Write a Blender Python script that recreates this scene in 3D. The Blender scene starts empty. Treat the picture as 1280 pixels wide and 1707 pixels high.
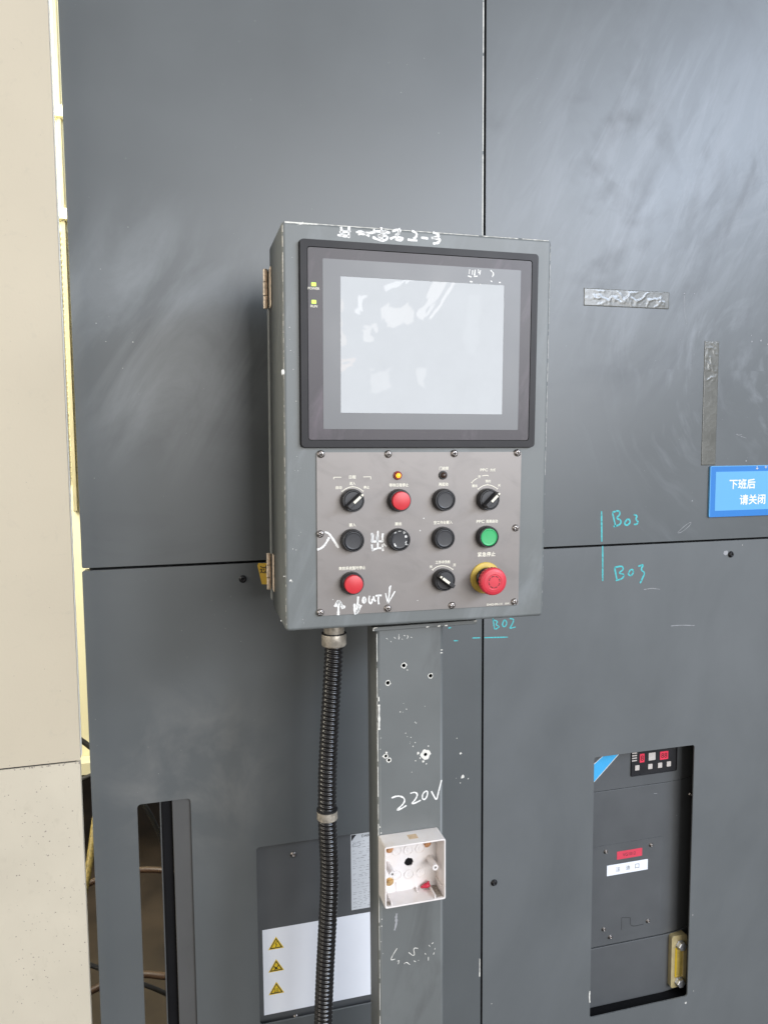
import bpy, bmesh, math, random
from mathutils import Matrix, Vector, noise
random.seed(7)
scene = bpy.context.scene
C = scene.collection

# ------------------------------------------------------------------ camera
cam_d = bpy.data.cameras.new('camera')
cam = bpy.data.objects.new('camera', cam_d)
C.objects.link(cam)
cm = Matrix([[0.964941, 0.030074, -0.260739], [-0.262364, 0.082672, -0.961421], [-0.007358, 0.996123, 0.087664]]).to_4x4()
cm.translation = (0, -1.22, 1.45)
cam.matrix_world = cm
cam_d.sensor_fit = 'VERTICAL'; cam_d.sensor_height = 36.0; cam_d.lens = 27.0
cam_d.clip_start = 0.05; cam_d.clip_end = 200
scene.camera = cam

# ------------------------------------------------------------------ world and lamps (an indoor hall: even ambient, tall windows behind the photographer)
w = bpy.data.worlds.new('World'); scene.world = w; w.use_nodes = True
bg = w.node_tree.nodes['Background']
bg.inputs['Color'].default_value = (0.96, 0.98, 1.0, 1); bg.inputs['Strength'].default_value = 0.38

def area(name, loc, target, sx, sy, power, col):
    l = bpy.data.lights.new(name, 'AREA'); l.shape = 'RECTANGLE'; l.size = sx; l.size_y = sy
    l.energy = power; l.color = col
    o = bpy.data.objects.new(name, l); C.objects.link(o)
    o.location = loc
    o.rotation_euler = (Vector(target) - Vector(loc)).to_track_quat('-Z', 'Y').to_euler()
    return o
area('hall_window_light', (2.2, -6.0, 2.55), (0.35, 0, 1.35), 3.8, 2.7, 330, (0.97, 0.98, 1.0))
hw = area('high_window_light', (4.7, -5.0, 4.0), (0.8, 0, 1.6), 3.6, 1.15, 290, (0.68, 0.80, 1.0))
hw.rotation_euler.rotate_axis('Z', math.radians(17))      # the row of high side windows runs back along the hall
area('roof_light', (0.4, -2.6, 5.2), (0.3, 0, 1.2), 3.5, 2.0, 8, (1.0, 0.97, 0.92))
area('side_fill_light', (-3.4, -2.2, 2.0), (0.2, 0, 1.2), 1.6, 2.4, 44, (1.0, 0.90, 0.77))  # unseen warm fill, added to brighten the left side of the box
area('far_bay_light', (-0.9, 0.35, 2.3), (-0.3, 1.4, 1.3), 0.7, 1.6, 72, (1.0, 0.95, 0.80))
# brighter panes of the far window row, seen mirrored in the display
for x, z, sx, sz, e, c, tilt in [(1.75, 2.42, .24, .17, .40, (1, .93, .84), 12), (2.10, 2.60, .06, .46, .32, (1, .95, .9), -32), (2.17, 2.55, .03, .40, .16, (1, .95, .9), -32), (1.24, 2.32, .13, .40, .36, (1, .74, .50), 4), (1.26, 1.95, .24, .06, .12, (1, .62, .38), 12), (1.62, 1.85, .17, .18, .16, (1, .95, .9), 6), (1.98, 1.87, .10, .16, .10, (1, .95, .9), -6), (1.74, 2.68, .22, .04, .12, (1, 1, 1), 20), (1.45, 2.50, .05, .14, .1, (1, 1, 1), -20), (1.52, 2.25, .08, .14, .10, (1, .93, .85), 8), (2.45, 2.35, .10, .5, .12, (.9, .95, 1), -4)]:
    pn = area('far_window_pane', (x, -5.9, z), (x*.2, 0, z-.25), sx, sz, e, c); pn.rotation_euler.rotate_axis('Z', math.radians(tilt))

scene.view_settings.view_transform = 'Standard'; scene.view_settings.look = 'None'
scene.view_settings.exposure = 0.0; scene.view_settings.gamma = 1.0
scene.view_settings.use_curve_mapping = False

# ------------------------------------------------------------------ helpers
S = 0.001
OFF = {}

class MB:
    """collects shapes in millimetres: x right, z up, d = distance out of the wall towards the viewer (y = -d)"""
    def __init__(s): s.bm = bmesh.new()
    def v(s, x, d, z): return s.bm.verts.new((x, -d, z))
    def face(s, vs):
        try: return s.bm.faces.new(vs)
        except ValueError: return None
    def box(s, x0, x1, d0, d1, z0, z1):
        p = [s.v(x, d, z) for d in (d0, d1) for z in (z0, z1) for x in (x0, x1)]
        for q in ((0,1,3,2), (4,6,7,5), (0,4,5,1), (2,3,7,6), (0,2,6,4), (1,5,7,3)): s.face([p[i] for i in q])
        return s
    def lathe(s, cx, cz, prof, seg=32, mod=None, tilt=0):
        rings = []
        for k, (r, d) in enumerate(prof):
            if r < 1e-6: rings.append([s.v(cx, d, cz)]); continue
            ring = []
            for i in range(seg):
                a = 2*math.pi*i/seg; rr = r*(mod(k, i) if mod else 1)
                ring.append(s.v(cx+rr*math.cos(a), d, cz+rr*math.sin(a)))
            rings.append(ring)
        for a, b in zip(rings, rings[1:]):
            n = max(len(a), len(b))
            for i in range(n):
                j = (i+1) % n
                if len(a) == 1: s.face([a[0], b[i], b[j]])
                elif len(b) == 1: s.face([a[i], b[0], a[j]])
                else: s.face([a[i], b[i], b[j], a[j]])
        return s
    def plate(s, outer, holes, d0, d1):
        """flat plate with holes, front at d1, back at d0"""
        loops = [outer] + list(holes)
        tmp = bmesh.new(); tl = []
        for lp in loops:
            vs = [tmp.verts.new((x, 0, z)) for x, z in lp]
            for i in range(len(vs)): tmp.edges.new((vs[i], vs[(i+1) % len(vs)]))
            tl.append(vs)
        tmp.verts.index_update()
        bmesh.ops.triangle_fill(tmp, use_beauty=True, use_dissolve=False, edges=tmp.edges[:])
        if holes:
            bad = []
            for f in tmp.faces:
                c = f.calc_center_median()
                if any(inside(c.x, c.z, h) for h in holes): bad.append(f)
            if bad: bmesh.ops.delete(tmp, geom=bad, context='FACES_ONLY')
        tmp.verts.ensure_lookup_table()
        fr = [s.v(q.co.x, d1, q.co.z) for q in tmp.verts]; bk = [s.v(q.co.x, d0, q.co.z) for q in tmp.verts]
        for f in tmp.faces:
            ii = [q.index for q in f.verts]
            s.face([fr[i] for i in ii]); s.face([bk[i] for i in reversed(ii)])
        for vs in tl:
            ii = [q.index for q in vs]
            for i in range(len(ii)):
                a, b = ii[i], ii[(i+1) % len(ii)]
                s.face([fr[a], fr[b], bk[b], bk[a]])
        tmp.free()
        return s
    def ribbon(s, pts, w, d, jit=0.15, th=0.15):
        """a hand-drawn stroke lying on a surface at height d"""
        pts = smooth(pts)
        n = len(pts); L = []
        for i, (x, z) in enumerate(pts):
            x0, z0 = pts[max(0, i-1)]; x1, z1 = pts[min(n-1, i+1)]
            dx, dz = x1-x0, z1-z0; l = math.hypot(dx, dz) or 1
            e = 0.72 if i in (0, n-1) else 1
            ww = w*.5*e*(1+random.uniform(-jit, jit))
            L.append((x-dz/l*ww, z+dx/l*ww, x+dz/l*ww, z-dx/l*ww))
        up = [(s.v(a, d+th, b), s.v(c, d+th, e)) for a, b, c, e in L]
        lo = [(s.v(a, d, b), s.v(c, d, e)) for a, b, c, e in L]
        for i in range(n-1):
            s.face([up[i][0], up[i][1], up[i+1][1], up[i+1][0]])
            s.face([up[i][0], up[i+1][0], lo[i+1][0], lo[i][0]])
            s.face([up[i][1], lo[i][1], lo[i+1][1], up[i+1][1]])
        for i in (0, n-1): s.face([up[i][0], up[i][1], lo[i][1], lo[i][0]])
        return s
    def blob(s, x, z, r, d, n=9, jit=.45, th=.15, ax=1, az=1):
        top = []; a0 = random.random()*6
        for i in range(n):
            a = a0+2*math.pi*i/n; rr = r*(1+random.uniform(-jit, jit))
            top.append((x+rr*ax*math.cos(a), z+rr*az*math.sin(a)))
        u = [s.v(p, d+th, q) for p, q in top]; l = [s.v(p, d, q) for p, q in top]
        s.face(u)
        for i in range(n): j = (i+1) % n; s.face([u[i], u[j], l[j], l[i]])
        return s
    def tube(s, path, r, seg=16, cap=True):
        """path of (x, d, z); r number or list"""
        P = [Vector((x, -d, z)) for x, d, z in path]; rings = []
        up = Vector((0.13, 0.9, 0.21))
        for i, p in enumerate(P):
            t = (P[min(i+1, len(P)-1)] - P[max(i-1, 0)]).normalized()
            a = t.cross(up).normalized(); b = t.cross(a).normalized()
            rr = r[i] if isinstance(r, (list, tuple)) else r
            rings.append([s.bm.verts.new(p+rr*(math.cos(2*math.pi*k/seg)*a+math.sin(2*math.pi*k/seg)*b)) for k in range(seg)])
        for a, b in zip(rings, rings[1:]):
            for i in range(seg): j = (i+1) % seg; s.face([a[i], a[j], b[j], b[i]])
        if cap: s.face(rings[0]); s.face(rings[-1])
        return s
    def mesh(s, name, smooth_=False):
        bmesh.ops.recalc_face_normals(s.bm, faces=s.bm.faces[:])
        for f in s.bm.faces: f.smooth = smooth_
        bmesh.ops.scale(s.bm, vec=(S, S, S), verts=s.bm.verts[:])
        me = bpy.data.meshes.new(name); s.bm.to_mesh(me); s.bm.free()
        return me

def inside(x, z, lp):
    c = False; n = len(lp)
    for i in range(n):
        x0, z0 = lp[i]; x1, z1 = lp[(i+1) % n]
        if (z0 > z) != (z1 > z) and x < (x1-x0)*(z-z0)/(z1-z0)+x0: c = not c
    return c
def smooth(pts, it=2):
    for _ in range(it if len(pts) > 2 else 0):
        q = [pts[0]]
        for a, b in zip(pts, pts[1:]):
            q += [(a[0]*.75+b[0]*.25, a[1]*.75+b[1]*.25), (a[0]*.25+b[0]*.75, a[1]*.25+b[1]*.75)]
        pts = q+[pts[-1]]
    if len(pts) == 2:
        a, b = pts; pts = [(a[0]+(b[0]-a[0])*k/5, a[1]+(b[1]-a[1])*k/5) for k in range(6)]
    return pts
def rrect(x0, x1, z0, z1, r, n=5):
    o = []
    for cx, cz, a0 in ((x1-r, z1-r, 0), (x0+r, z1-r, 90), (x0+r, z0+r, 180), (x1-r, z0+r, 270)):
        for k in range(n+1):
            a = math.radians(a0+90*k/n); o.append((cx+r*math.cos(a), cz+r*math.sin(a)))
    return o
def circle(cx, cz, r, n=20, jit=0):
    return [(cx+r*(1+random.uniform(-jit, jit))*math.cos(2*math.pi*i/n), cz+r*(1+random.uniform(-jit, jit))*math.sin(2*math.pi*i/n)) for i in range(n)]

def thing(name, label, cat, loc_mm, group=None):
    o = bpy.data.objects.new(name, None); C.objects.link(o); o.empty_display_size = .05
    x, d, z = loc_mm; o.location = (x*S, -d*S, z*S); OFF[o.name] = Vector((x, -d, z))*S
    o['label'] = label; o['category'] = cat
    if group: o['group'] = group
    return o
def tag(o, label, cat, group=None):
    o['label'] = label; o['category'] = cat
    if group: o['group'] = group
    return o
def part(name, mb, mat, parent=None, at=None, bevel=0, sm=False, label=None, seg=2):
    """at: place a mesh built round its own origin at (x, d, z) of the parent's frame; otherwise the mesh is in the parent's frame"""
    me = mb.mesh(name, sm or bevel > 0) if isinstance(mb, MB) else mb
    if mat and not me.materials: me.materials.append(mat)
    o = bpy.data.objects.new(name, me); C.objects.link(o)
    sh = OFF.get(parent.name, Vector()) if parent else Vector()
    if parent: o.parent = parent
    if at is not None:
        p = Vector((at[0], -at[1], at[2]))*S; o.location = p-sh; OFF[o.name] = Vector()
    else:
        o.location = (0, 0, 0)
        if sh.length: me.transform(Matrix.Translation(-sh))
        OFF[o.name] = sh
    if bevel:
        m = o.modifiers.new('bevel', 'BEVEL'); m.width = bevel*S; m.segments = seg; m.limit_method = 'ANGLE'; m.angle_limit = math.radians(35); m.harden_normals = True
    if label: o['label'] = label
    if name in STUFF: o['kind'] = 'stuff'
    return o
STUFF = {'paint_chips', 'edge_wear_and_highlight', 'fine_print', 'grit', 'paint_flecks', 'paint_remnants', 'dirt_specks', 'mesh_guard', 'turn_arrows', 'indicator_print'}
def copy_part(o, parent, at):
    """copy of a part with its sub-parts, sharing mesh data"""
    c = o.copy(); C.objects.link(c); c.parent = parent
    c.location = Vector((at[0], -at[1], at[2]))*S-OFF.get(parent.name, Vector()); OFF[c.name] = Vector()
    for ch in o.children:
        k = ch.copy(); C.objects.link(k); k.parent = c
    return c
def boolean(o, cutter_mb):
    cm_ = cutter_mb.mesh('cut'); off = OFF.get(o.name, Vector())
    if off.length: cm_.transform(Matrix.Translation(-off))
    co = bpy.data.objects.new('cut', cm_); C.objects.link(co); co.parent = o.parent; co.location = o.location
    m = o.modifiers.new('b', 'BOOLEAN'); m.object = co; m.operation = 'DIFFERENCE'; m.solver = 'EXACT'
    bv = [x for x in o.modifiers if x.type == 'BEVEL']
    bpy.context.view_layer.update()
    dg = bpy.context.evaluated_depsgraph_get()
    me = bpy.data.meshes.new_from_object(o.evaluated_get(dg))
    o.modifiers.clear(); o.data = me
    bpy.data.objects.remove(co)

_txt = {}
def text_mesh(body, h, bold=0.0, width=None):
    """flat lettering centred on its own origin, capital / ideograph height h mm"""
    cu = bpy.data.curves.new('lettering', 'FONT'); cu.body = body; cu.size = 1.0
    cu.align_x = 'LEFT'; cu.extrude = 0.0; cu.offset = 0.0; cu.resolution_u = 3
    o = bpy.data.objects.new('lettering', cu); C.objects.link(o)
    bpy.context.view_layer.update()
    me = bpy.data.meshes.new_from_object(o.evaluated_get(bpy.context.evaluated_depsgraph_get()))
    bpy.data.objects.remove(o)
    xs = [v.co.x for v in me.vertices]; ys = [v.co.y for v in me.vertices]
    if not xs: return me
    cx, cy = (min(xs)+max(xs))/2, (min(ys)+max(ys))/2; k = h/(max(ys)-min(ys))*S
    kx = k if width is None else width*S/(max(xs)-min(xs))
    for v in me.vertices:
        v.co = ((v.co.x-cx)*kx, 0, (v.co.y-cy)*k)
    me.materials.clear()
    if bold:
        b = bmesh.new(); e = h*bold*1.3*S
        for k, (ex, ez) in enumerate(((0, 0), (e, 0), (-e, 0), (0, e), (0, -e))):
            c = me.copy(); c.transform(Matrix.Translation((ex, -k*.004*S, ez))); b.from_mesh(c); bpy.data.meshes.remove(c)
        b.to_mesh(me); b.free()
    return me
def lettering(name, body, pos, d, h, mat, parent, bold=0.012, width=None, rot=0, label=None):
    me = text_mesh(body, h, bold, width)
    if rot: me.transform(Matrix.Rotation(math.radians(-rot), 4, 'Y'))
    o = part(name, me, mat, parent, at=(pos[0], d, pos[1]))
    if label: o['label'] = label
    return o

# ------------------------------------------------------------------ materials
def nd(nt, t, **k):
    n = nt.nodes.new(t)
    for a, b in k.items(): setattr(n, a, b)
    return n
def mat(name, col, rough=.5, metal=0.0, var=.08, scale=30, bump=0.0, bscale=900, rvar=.08, emit=None, estr=0, spec=.5, coat=0, crough=.05, trans=0, stretch=None):
    m = bpy.data.materials.new(name); m.use_nodes = True; nt = m.node_tree; p = nt.nodes['Principled BSDF']
    tc = nd(nt, 'ShaderNodeTexCoord'); mp = nd(nt, 'ShaderNodeMapping'); nt.links.new(tc.outputs['Object'], mp.inputs['Vector'])
    if stretch: mp.inputs['Scale'].default_value = stretch
    n = nd(nt, 'ShaderNodeTexNoise'); n.inputs['Scale'].default_value = scale; n.inputs['Detail'].default_value = 6
    nt.links.new(mp.outputs[0], n.inputs['Vector'])
    r = nd(nt, 'ShaderNodeValToRGB'); e = r.color_ramp.elements
    e[0].position = .3; e[1].position = .7
    e[0].color = tuple(c*(1-var) for c in col)+(1,); e[1].color = tuple(min(1, c*(1+var)) for c in col)+(1,)
    nt.links.new(n.outputs['Fac'], r.inputs[0]); nt.links.new(r.outputs[0], p.inputs['Base Color'])
    mr = nd(nt, 'ShaderNodeMapRange'); mr.inputs['To Min'].default_value = max(0, rough-rvar); mr.inputs['To Max'].default_value = min(1, rough+rvar)
    nt.links.new(n.outputs['Fac'], mr.inputs['Value']); nt.links.new(mr.outputs[0], p.inputs['Roughness'])
    p.inputs['Metallic'].default_value = metal; p.inputs['Specular IOR Level'].default_value = spec
    p.inputs['Coat Weight'].default_value = coat; p.inputs['Coat Roughness'].default_value = crough
    p.inputs['Transmission Weight'].default_value = trans
    if bump:
        b = nd(nt, 'ShaderNodeTexNoise'); b.inputs['Scale'].default_value = bscale; b.inputs['Detail'].default_value = 2
        nt.links.new(mp.outputs[0], b.inputs['Vector'])
        bp = nd(nt, 'ShaderNodeBump'); bp.inputs['Strength'].default_value = bump; bp.inputs['Distance'].default_value = .0005
        nt.links.new(b.outputs['Fac'], bp.inputs['Height']); nt.links.new(bp.outputs[0], p.inputs['Normal'])
    if emit: p.inputs['Emission Color'].default_value = emit+(1,); p.inputs['Emission Strength'].default_value = estr
    return m
def add_smears_or_lightening(m, dust, amount, scale, stretch, rot, lo=.52, hi=.75, mask=None, rough_add=.12):  # dust is the veil colour
    """dry wipe marks, dust film and painted lightening laid over a paint: a lighter, rougher veil in streaks; mask = (x, z, radius) in metres of object space"""
    nt = m.node_tree; p = nt.nodes['Principled BSDF']
    tc = nd(nt, 'ShaderNodeTexCoord'); mp = nd(nt, 'ShaderNodeMapping'); mp.vector_type = 'TEXTURE'; mp.inputs['Rotation'].default_value = (0, math.radians(rot), 0); mp.inputs['Scale'].default_value = tuple(1/c for c in stretch)
    nt.links.new(tc.outputs['Object'], mp.inputs['Vector'])
    n = nd(nt, 'ShaderNodeTexNoise'); n.inputs['Scale'].default_value = scale; n.inputs['Detail'].default_value = 8; n.inputs['Roughness'].default_value = .62; n.inputs['Distortion'].default_value = .6
    nt.links.new(mp.outputs[0], n.inputs['Vector'])
    mr = nd(nt, 'ShaderNodeMapRange'); mr.inputs['From Min'].default_value = lo; mr.inputs['From Max'].default_value = hi; mr.inputs['To Max'].default_value = amount
    nt.links.new(n.outputs['Fac'], mr.inputs['Value']); fac = mr.outputs[0]
    if mask:
        vs = nd(nt, 'ShaderNodeVectorMath', operation='DISTANCE'); mp2 = nd(nt, 'ShaderNodeMapping'); mp2.inputs['Scale'].default_value = (1, 0, mask[3] if len(mask) > 3 else 1)
        nt.links.new(tc.outputs['Object'], mp2.inputs['Vector']); nt.links.new(mp2.outputs[0], vs.inputs[0])
        vs.inputs[1].default_value = (mask[0], 0, mask[1]*(mask[3] if len(mask) > 3 else 1))
        k = nd(nt, 'ShaderNodeMapRange'); k.interpolation_type = 'SMOOTHSTEP'; k.inputs['From Min'].default_value = mask[2]*.25; k.inputs['From Max'].default_value = mask[2]; k.inputs['To Min'].default_value = 1; k.inputs['To Max'].default_value = 0
        nt.links.new(vs.outputs['Value'], k.inputs['Value'])
        mu = nd(nt, 'ShaderNodeMath', operation='MULTIPLY'); nt.links.new(fac, mu.inputs[0]); nt.links.new(k.outputs[0], mu.inputs[1]); fac = mu.outputs[0]
    mx = nd(nt, 'ShaderNodeMix', data_type='RGBA'); src = p.inputs['Base Color'].links[0].from_socket
    nt.links.new(fac, mx.inputs[0]); nt.links.new(src, mx.inputs[6]); mx.inputs[7].default_value = dust+(1,); nt.links.new(mx.outputs[2], p.inputs['Base Color'])
    ra = nd(nt, 'ShaderNodeMath', operation='MULTIPLY_ADD'); ra.inputs[1].default_value = rough_add; rs = p.inputs['Roughness'].links[0].from_socket
    nt.links.new(fac, ra.inputs[0]); nt.links.new(rs, ra.inputs[2]); nt.links.new(ra.outputs[0], p.inputs['Roughness'])
    return m
M_UL, M_UR, M_LL = (-4.6,1606.4), (900.6,1883.9), (11.3,930.3)
def add_arcs(m, cx, cz, dust, amount, freq, r0, r1, lo=.5, hi=.72):
    """curved cloth wipe marks round a point of object space (metres)"""
    nt = m.node_tree; p = nt.nodes['Principled BSDF']; L = nt.links.new
    tc = nd(nt, 'ShaderNodeTexCoord'); sp = nd(nt, 'ShaderNodeSeparateXYZ'); L(tc.outputs['Object'], sp.inputs[0])
    def M(op, a, b):
        n = nd(nt, 'ShaderNodeMath', operation=op)
        for i, v in enumerate((a, b)):
            if isinstance(v, (int, float)): n.inputs[i].default_value = v
            else: L(v, n.inputs[i])
        return n.outputs[0]
    x = M('SUBTRACT', sp.outputs[0], cx); z = M('SUBTRACT', sp.outputs[2], cz)
    r = M('POWER', M('ADD', M('MULTIPLY', x, x), M('MULTIPLY', z, z)), .5); a = M('ARCTAN2', z, x)
    wob = nd(nt, 'ShaderNodeTexNoise'); wob.inputs['Scale'].default_value = 5; L(tc.outputs['Object'], wob.inputs['Vector'])
    rw = M('ADD', r, M('MULTIPLY', wob.outputs['Fac'], .10))
    cb_ = nd(nt, 'ShaderNodeCombineXYZ'); L(M('MULTIPLY', rw, freq), cb_.inputs[0]); L(M('MULTIPLY', a, 2.2), cb_.inputs[1])
    n = nd(nt, 'ShaderNodeTexNoise'); n.inputs['Scale'].default_value = 1.0; n.inputs['Detail'].default_value = 7; n.inputs['Roughness'].default_value = .6; L(cb_.outputs[0], n.inputs['Vector'])
    mr = nd(nt, 'ShaderNodeMapRange'); mr.inputs['From Min'].default_value = lo; mr.inputs['From Max'].default_value = hi; mr.inputs['To Max'].default_value = amount; L(n.outputs['Fac'], mr.inputs['Value'])
    k = nd(nt, 'ShaderNodeMapRange'); k.interpolation_type = 'SMOOTHSTEP'; k.inputs['From Min'].default_value = r1; k.inputs['From Max'].default_value = r0; L(r, k.inputs['Value'])
    big = nd(nt, 'ShaderNodeTexNoise'); big.inputs['Scale'].default_value = 3.5; big.inputs['Detail'].default_value = 3; L(tc.outputs['Object'], big.inputs['Vector'])
    bk = nd(nt, 'ShaderNodeMapRange'); bk.inputs['From Min'].default_value = .40; bk.inputs['From Max'].default_value = .60; L(big.outputs['Fac'], bk.inputs['Value'])
    fac = M('MULTIPLY', M('MULTIPLY', mr.outputs[0], k.outputs[0]), bk.outputs[0])
    mx = nd(nt, 'ShaderNodeMix', data_type='RGBA'); src = p.inputs['Base Color'].links[0].from_socket
    L(fac, mx.inputs[0]); L(src, mx.inputs[6]); mx.inputs[7].default_value = dust+(1,); L(mx.outputs[2], p.inputs['Base Color'])
    ra = nd(nt, 'ShaderNodeMath', operation='MULTIPLY_ADD'); ra.inputs[1].default_value = .25; rs = p.inputs['Roughness'].links[0].from_socket
    L(fac, ra.inputs[0]); L(rs, ra.inputs[2]); L(ra.outputs[0], p.inputs['Roughness'])
    return m
def patchy(m, scale, lo, hi, stretch=(1, 1, 1)):
    nt = m.node_tree; tc = nd(nt, 'ShaderNodeTexCoord'); mp = nd(nt, 'ShaderNodeMapping'); mp.inputs['Scale'].default_value = stretch
    n = nd(nt, 'ShaderNodeTexNoise'); n.inputs['Scale'].default_value = scale; n.inputs['Detail'].default_value = 5
    k = nd(nt, 'ShaderNodeMapRange'); k.inputs['From Min'].default_value = lo; k.inputs['From Max'].default_value = hi; k.inputs['To Min'].default_value = .25
    nt.links.new(tc.outputs['Object'], mp.inputs[0]); nt.links.new(mp.outputs[0], n.inputs['Vector']); nt.links.new(n.outputs['Fac'], k.inputs['Value']); nt.links.new(k.outputs[0], nt.nodes['Principled BSDF'].inputs['Alpha'])
    return m
GREY = (.103, .111, .113)
def panel_paint(name, col=GREY):
    m = mat(name, col, .36, var=.07, scale=5, bump=.10, bscale=1400, rvar=.06)
    return m
m_ul = add_smears_or_lightening(add_smears_or_lightening(panel_paint('panel_paint_a'), (.34, .36, .37), .5, 9, (1, 1, .35), 30, lo=.46, mask=(M_UL[0]*S-.507, M_UL[1]*S, .26)), (.05, .05, .055), .35, 4, (1, 1, 2), 0, mask=(.12-.507, 1.32, .5))
A_1, A_2 = (1148.9,1581.6), (605.5,2036.4)
m_ur = panel_paint('panel_paint_b')
add_arcs(m_ur, A_1[0]*S-.507, A_1[1]*S, (.40, .42, .45), .22, 40, .12, .75)
add_arcs(m_ur, A_2[0]*S-.507, A_2[1]*S, (.045, .047, .052), .55, 14, .25, .85, lo=.48)
add_smears_or_lightening(m_ur, (.46, .48, .52), .22, 15, (1.9, 1, .40), 26, lo=.46, hi=.80, mask=(M_UR[0]*S-.57, M_UR[1]*S, .42))
add_smears_or_lightening(m_ur, (.045, .048, .052), .45, 9, (2.2, 1, .45), 30, lo=.52, hi=.75, mask=(M_UR[0]*S-.40, M_UR[1]*S-.1, .5))
m_ll = add_smears_or_lightening(panel_paint('panel_paint_c'), (.30, .29, .27), .32, 8, (1, 1, 1), 0, lo=.45, mask=(M_LL[0]*S-.507, M_LL[1]*S, .20))
m_lr = add_smears_or_lightening(panel_paint('panel_paint_d_lightened'), (.21, .22, .225), .42, 4, (1.2, 1, .6), 15, lo=.10, hi=.85)  # same paint; pale veil stands for the stronger light on this panel
m_box = add_smears_or_lightening(mat('box_paint', (.148, .158, .155), .44, var=.06, scale=14, bump=.22, bscale=700), (.33, .35, .36), .35, 25, (1, 1, .25), 20, lo=.5, hi=.8)
m_post = add_smears_or_lightening(mat('post_paint', (.142, .150, .147), .45, var=.06, scale=12, bump=.15, bscale=800), (.06, .06, .058), .5, 14, (1, 1, .3), 10, lo=.55)
m_dark = mat('cooler_paint', (.092, .096, .099), .45, var=.05, scale=20, bump=.1)
m_black = mat('black_rubber', (.012, .012, .013), .5)
m_void = mat('void_black', (.008, .008, .009), .6, spec=.12)
m_slot = mat('slot_flange_paint', (.088, .088, .087), .45, var=.05, scale=15, bump=.1)
m_beige = add_smears_or_lightening(mat('beige_paint', (.525, .462, .352), .6, var=.03, scale=6, bump=.2, bscale=350), (.40, .36, .29), .5, 60, (1, 1, 1), 0, lo=.58, hi=.9)
m_beige2 = add_smears_or_lightening(mat('beige_paint_scuffed', (.555, .50, .395), .6, var=.05, scale=9, bump=.25, bscale=300), (.38, .34, .26), .4, 70, (1, 1, .6), 0, lo=.58, hi=.85)
m_white = mat('white_paint', (.78, .77, .73), .6, var=.08, scale=200)
m_chip_glint = mat('primer_and_highlight', (.72, .70, .64), .7, var=.15, scale=300)  # pale colour of real chips and of the painted edge highlights
m_cyan = patchy(mat('cyan_marker', (.07, .50, .52), .6, var=.15, scale=150), 260, .30, .46)
m_marker = patchy(mat('white_marker', (.80, .79, .76), .6, var=.06, scale=200), 330, .26, .40)
m_plate = add_smears_or_lightening(mat('anodised_plate', (.245, .223, .209), .42, .25, var=.05, scale=10, bump=.04, bscale=1500), (.13, .12, .11), .5, 16, (1, 1, 1.6), 20, lo=.5, hi=.85)
m_print = mat('cream_print', (.80, .76, .63), .6, var=.05)
m_bezel = mat('hmi_bezel', (.020, .019, .021), .42, spec=.22, var=.06, scale=20, bump=.05)
m_face = add_smears_or_lightening(mat('hmi_face_film', (.046, .039, .045), .30, var=.10, scale=12, bump=.0, spec=.30), (.24, .19, .22), .45, 26, (1, 1, .3), 20, lo=.54, hi=.85)
m_over = mat('hmi_overlay', (.125, .127, .132), .36, var=.05, scale=15)
m_hblack = mat('button_black', (.018, .018, .020), .36, var=.1, bump=.05)
m_hcap = mat('button_black_cap', (.028, .028, .031), .42, var=.1, scale=80, bump=.05)
m_red = mat('button_red', (.60, .035, .045), .38, var=.06, scale=60)
m_ered = mat('emergency_red', (.62, .040, .060), .42, var=.08, scale=60, bump=.05)
m_dred = mat('dark_red', (.10, .008, .012), .5)
m_green = mat('button_green', (.035, .40, .13), .38, var=.06, scale=60)
m_yel = mat('yellow_collar', (.62, .44, .08), .48, var=.14, scale=90)
m_steel = mat('screw_steel', (.36, .33, .31), .30, .9, var=.2, scale=300)
m_dsteel = mat('black_oxide', (.03, .03, .032), .35, .6, var=.1, scale=300)
m_hinge = mat('worn_hinge', (.58, .48, .38), .45, .35, var=.35, scale=220)
m_amber = mat('lamp_lit', (.6, .16, .01), .25, emit=(1.0, .40, .03), estr=1.7)
m_lampring = mat('lamp_red_lens', (.22, .012, .008), .22)
m_lampoff = mat('lamp_unlit', (.05, .03, .022), .18, var=.1)
m_led = mat('led_green', (.45, .62, .06), .4, emit=(.55, .85, .08), estr=.55)
m_hose = mat('conduit_black', (.013, .012, .012), .20, var=.25, scale=120, bump=.15, bscale=500)
m_fit = mat('conduit_fitting', (.40, .36, .30), .42, .45, var=.35, scale=140, bump=.15, bscale=400)
m_plast = add_smears_or_lightening(mat('white_plastic', (.755, .71, .685), .42, var=.03, scale=40), (.62, .50, .38), .38, 30, (1, 1, 1), 0, lo=.5)
m_brass = mat('brass_screw', (.55, .36, .16), .42, .55, var=.25, scale=200)
m_rust = mat('rusty_screw', (.50, .25, .11), .6, .2, var=.3, scale=200)
m_wire = mat('red_wire_cap', (.50, .02, .05), .35, var=.1)
m_dirt = mat('grey_grit', (.30, .26, .22), .9, var=.4, scale=500)
m_label = mat('label_white', (.88, .90, .95), .36, var=.03, scale=8)
m_nplate = mat('nameplate', (.66, .68, .70), .4, .1, var=.05, scale=30)
m_ink = mat('black_ink', (.03, .03, .032), .5)
m_gink = mat('grey_ink', (.33, .33, .34), .6)
m_warn = mat('warning_yellow', (.80, .56, .03), .45, var=.03)
m_blue = mat('sign_blue', (.030, .20, .56), .32, var=.03, scale=4, coat=.3)
m_lblue = mat('sign_light_blue', (.13, .41, .74), .34, var=.03, scale=4, coat=.3)
m_cblue = mat('corner_blue', (.06, .42, .78), .4, var=.04)
m_tagred = mat('tag_red', (.66, .06, .10), .45, var=.05)
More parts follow.
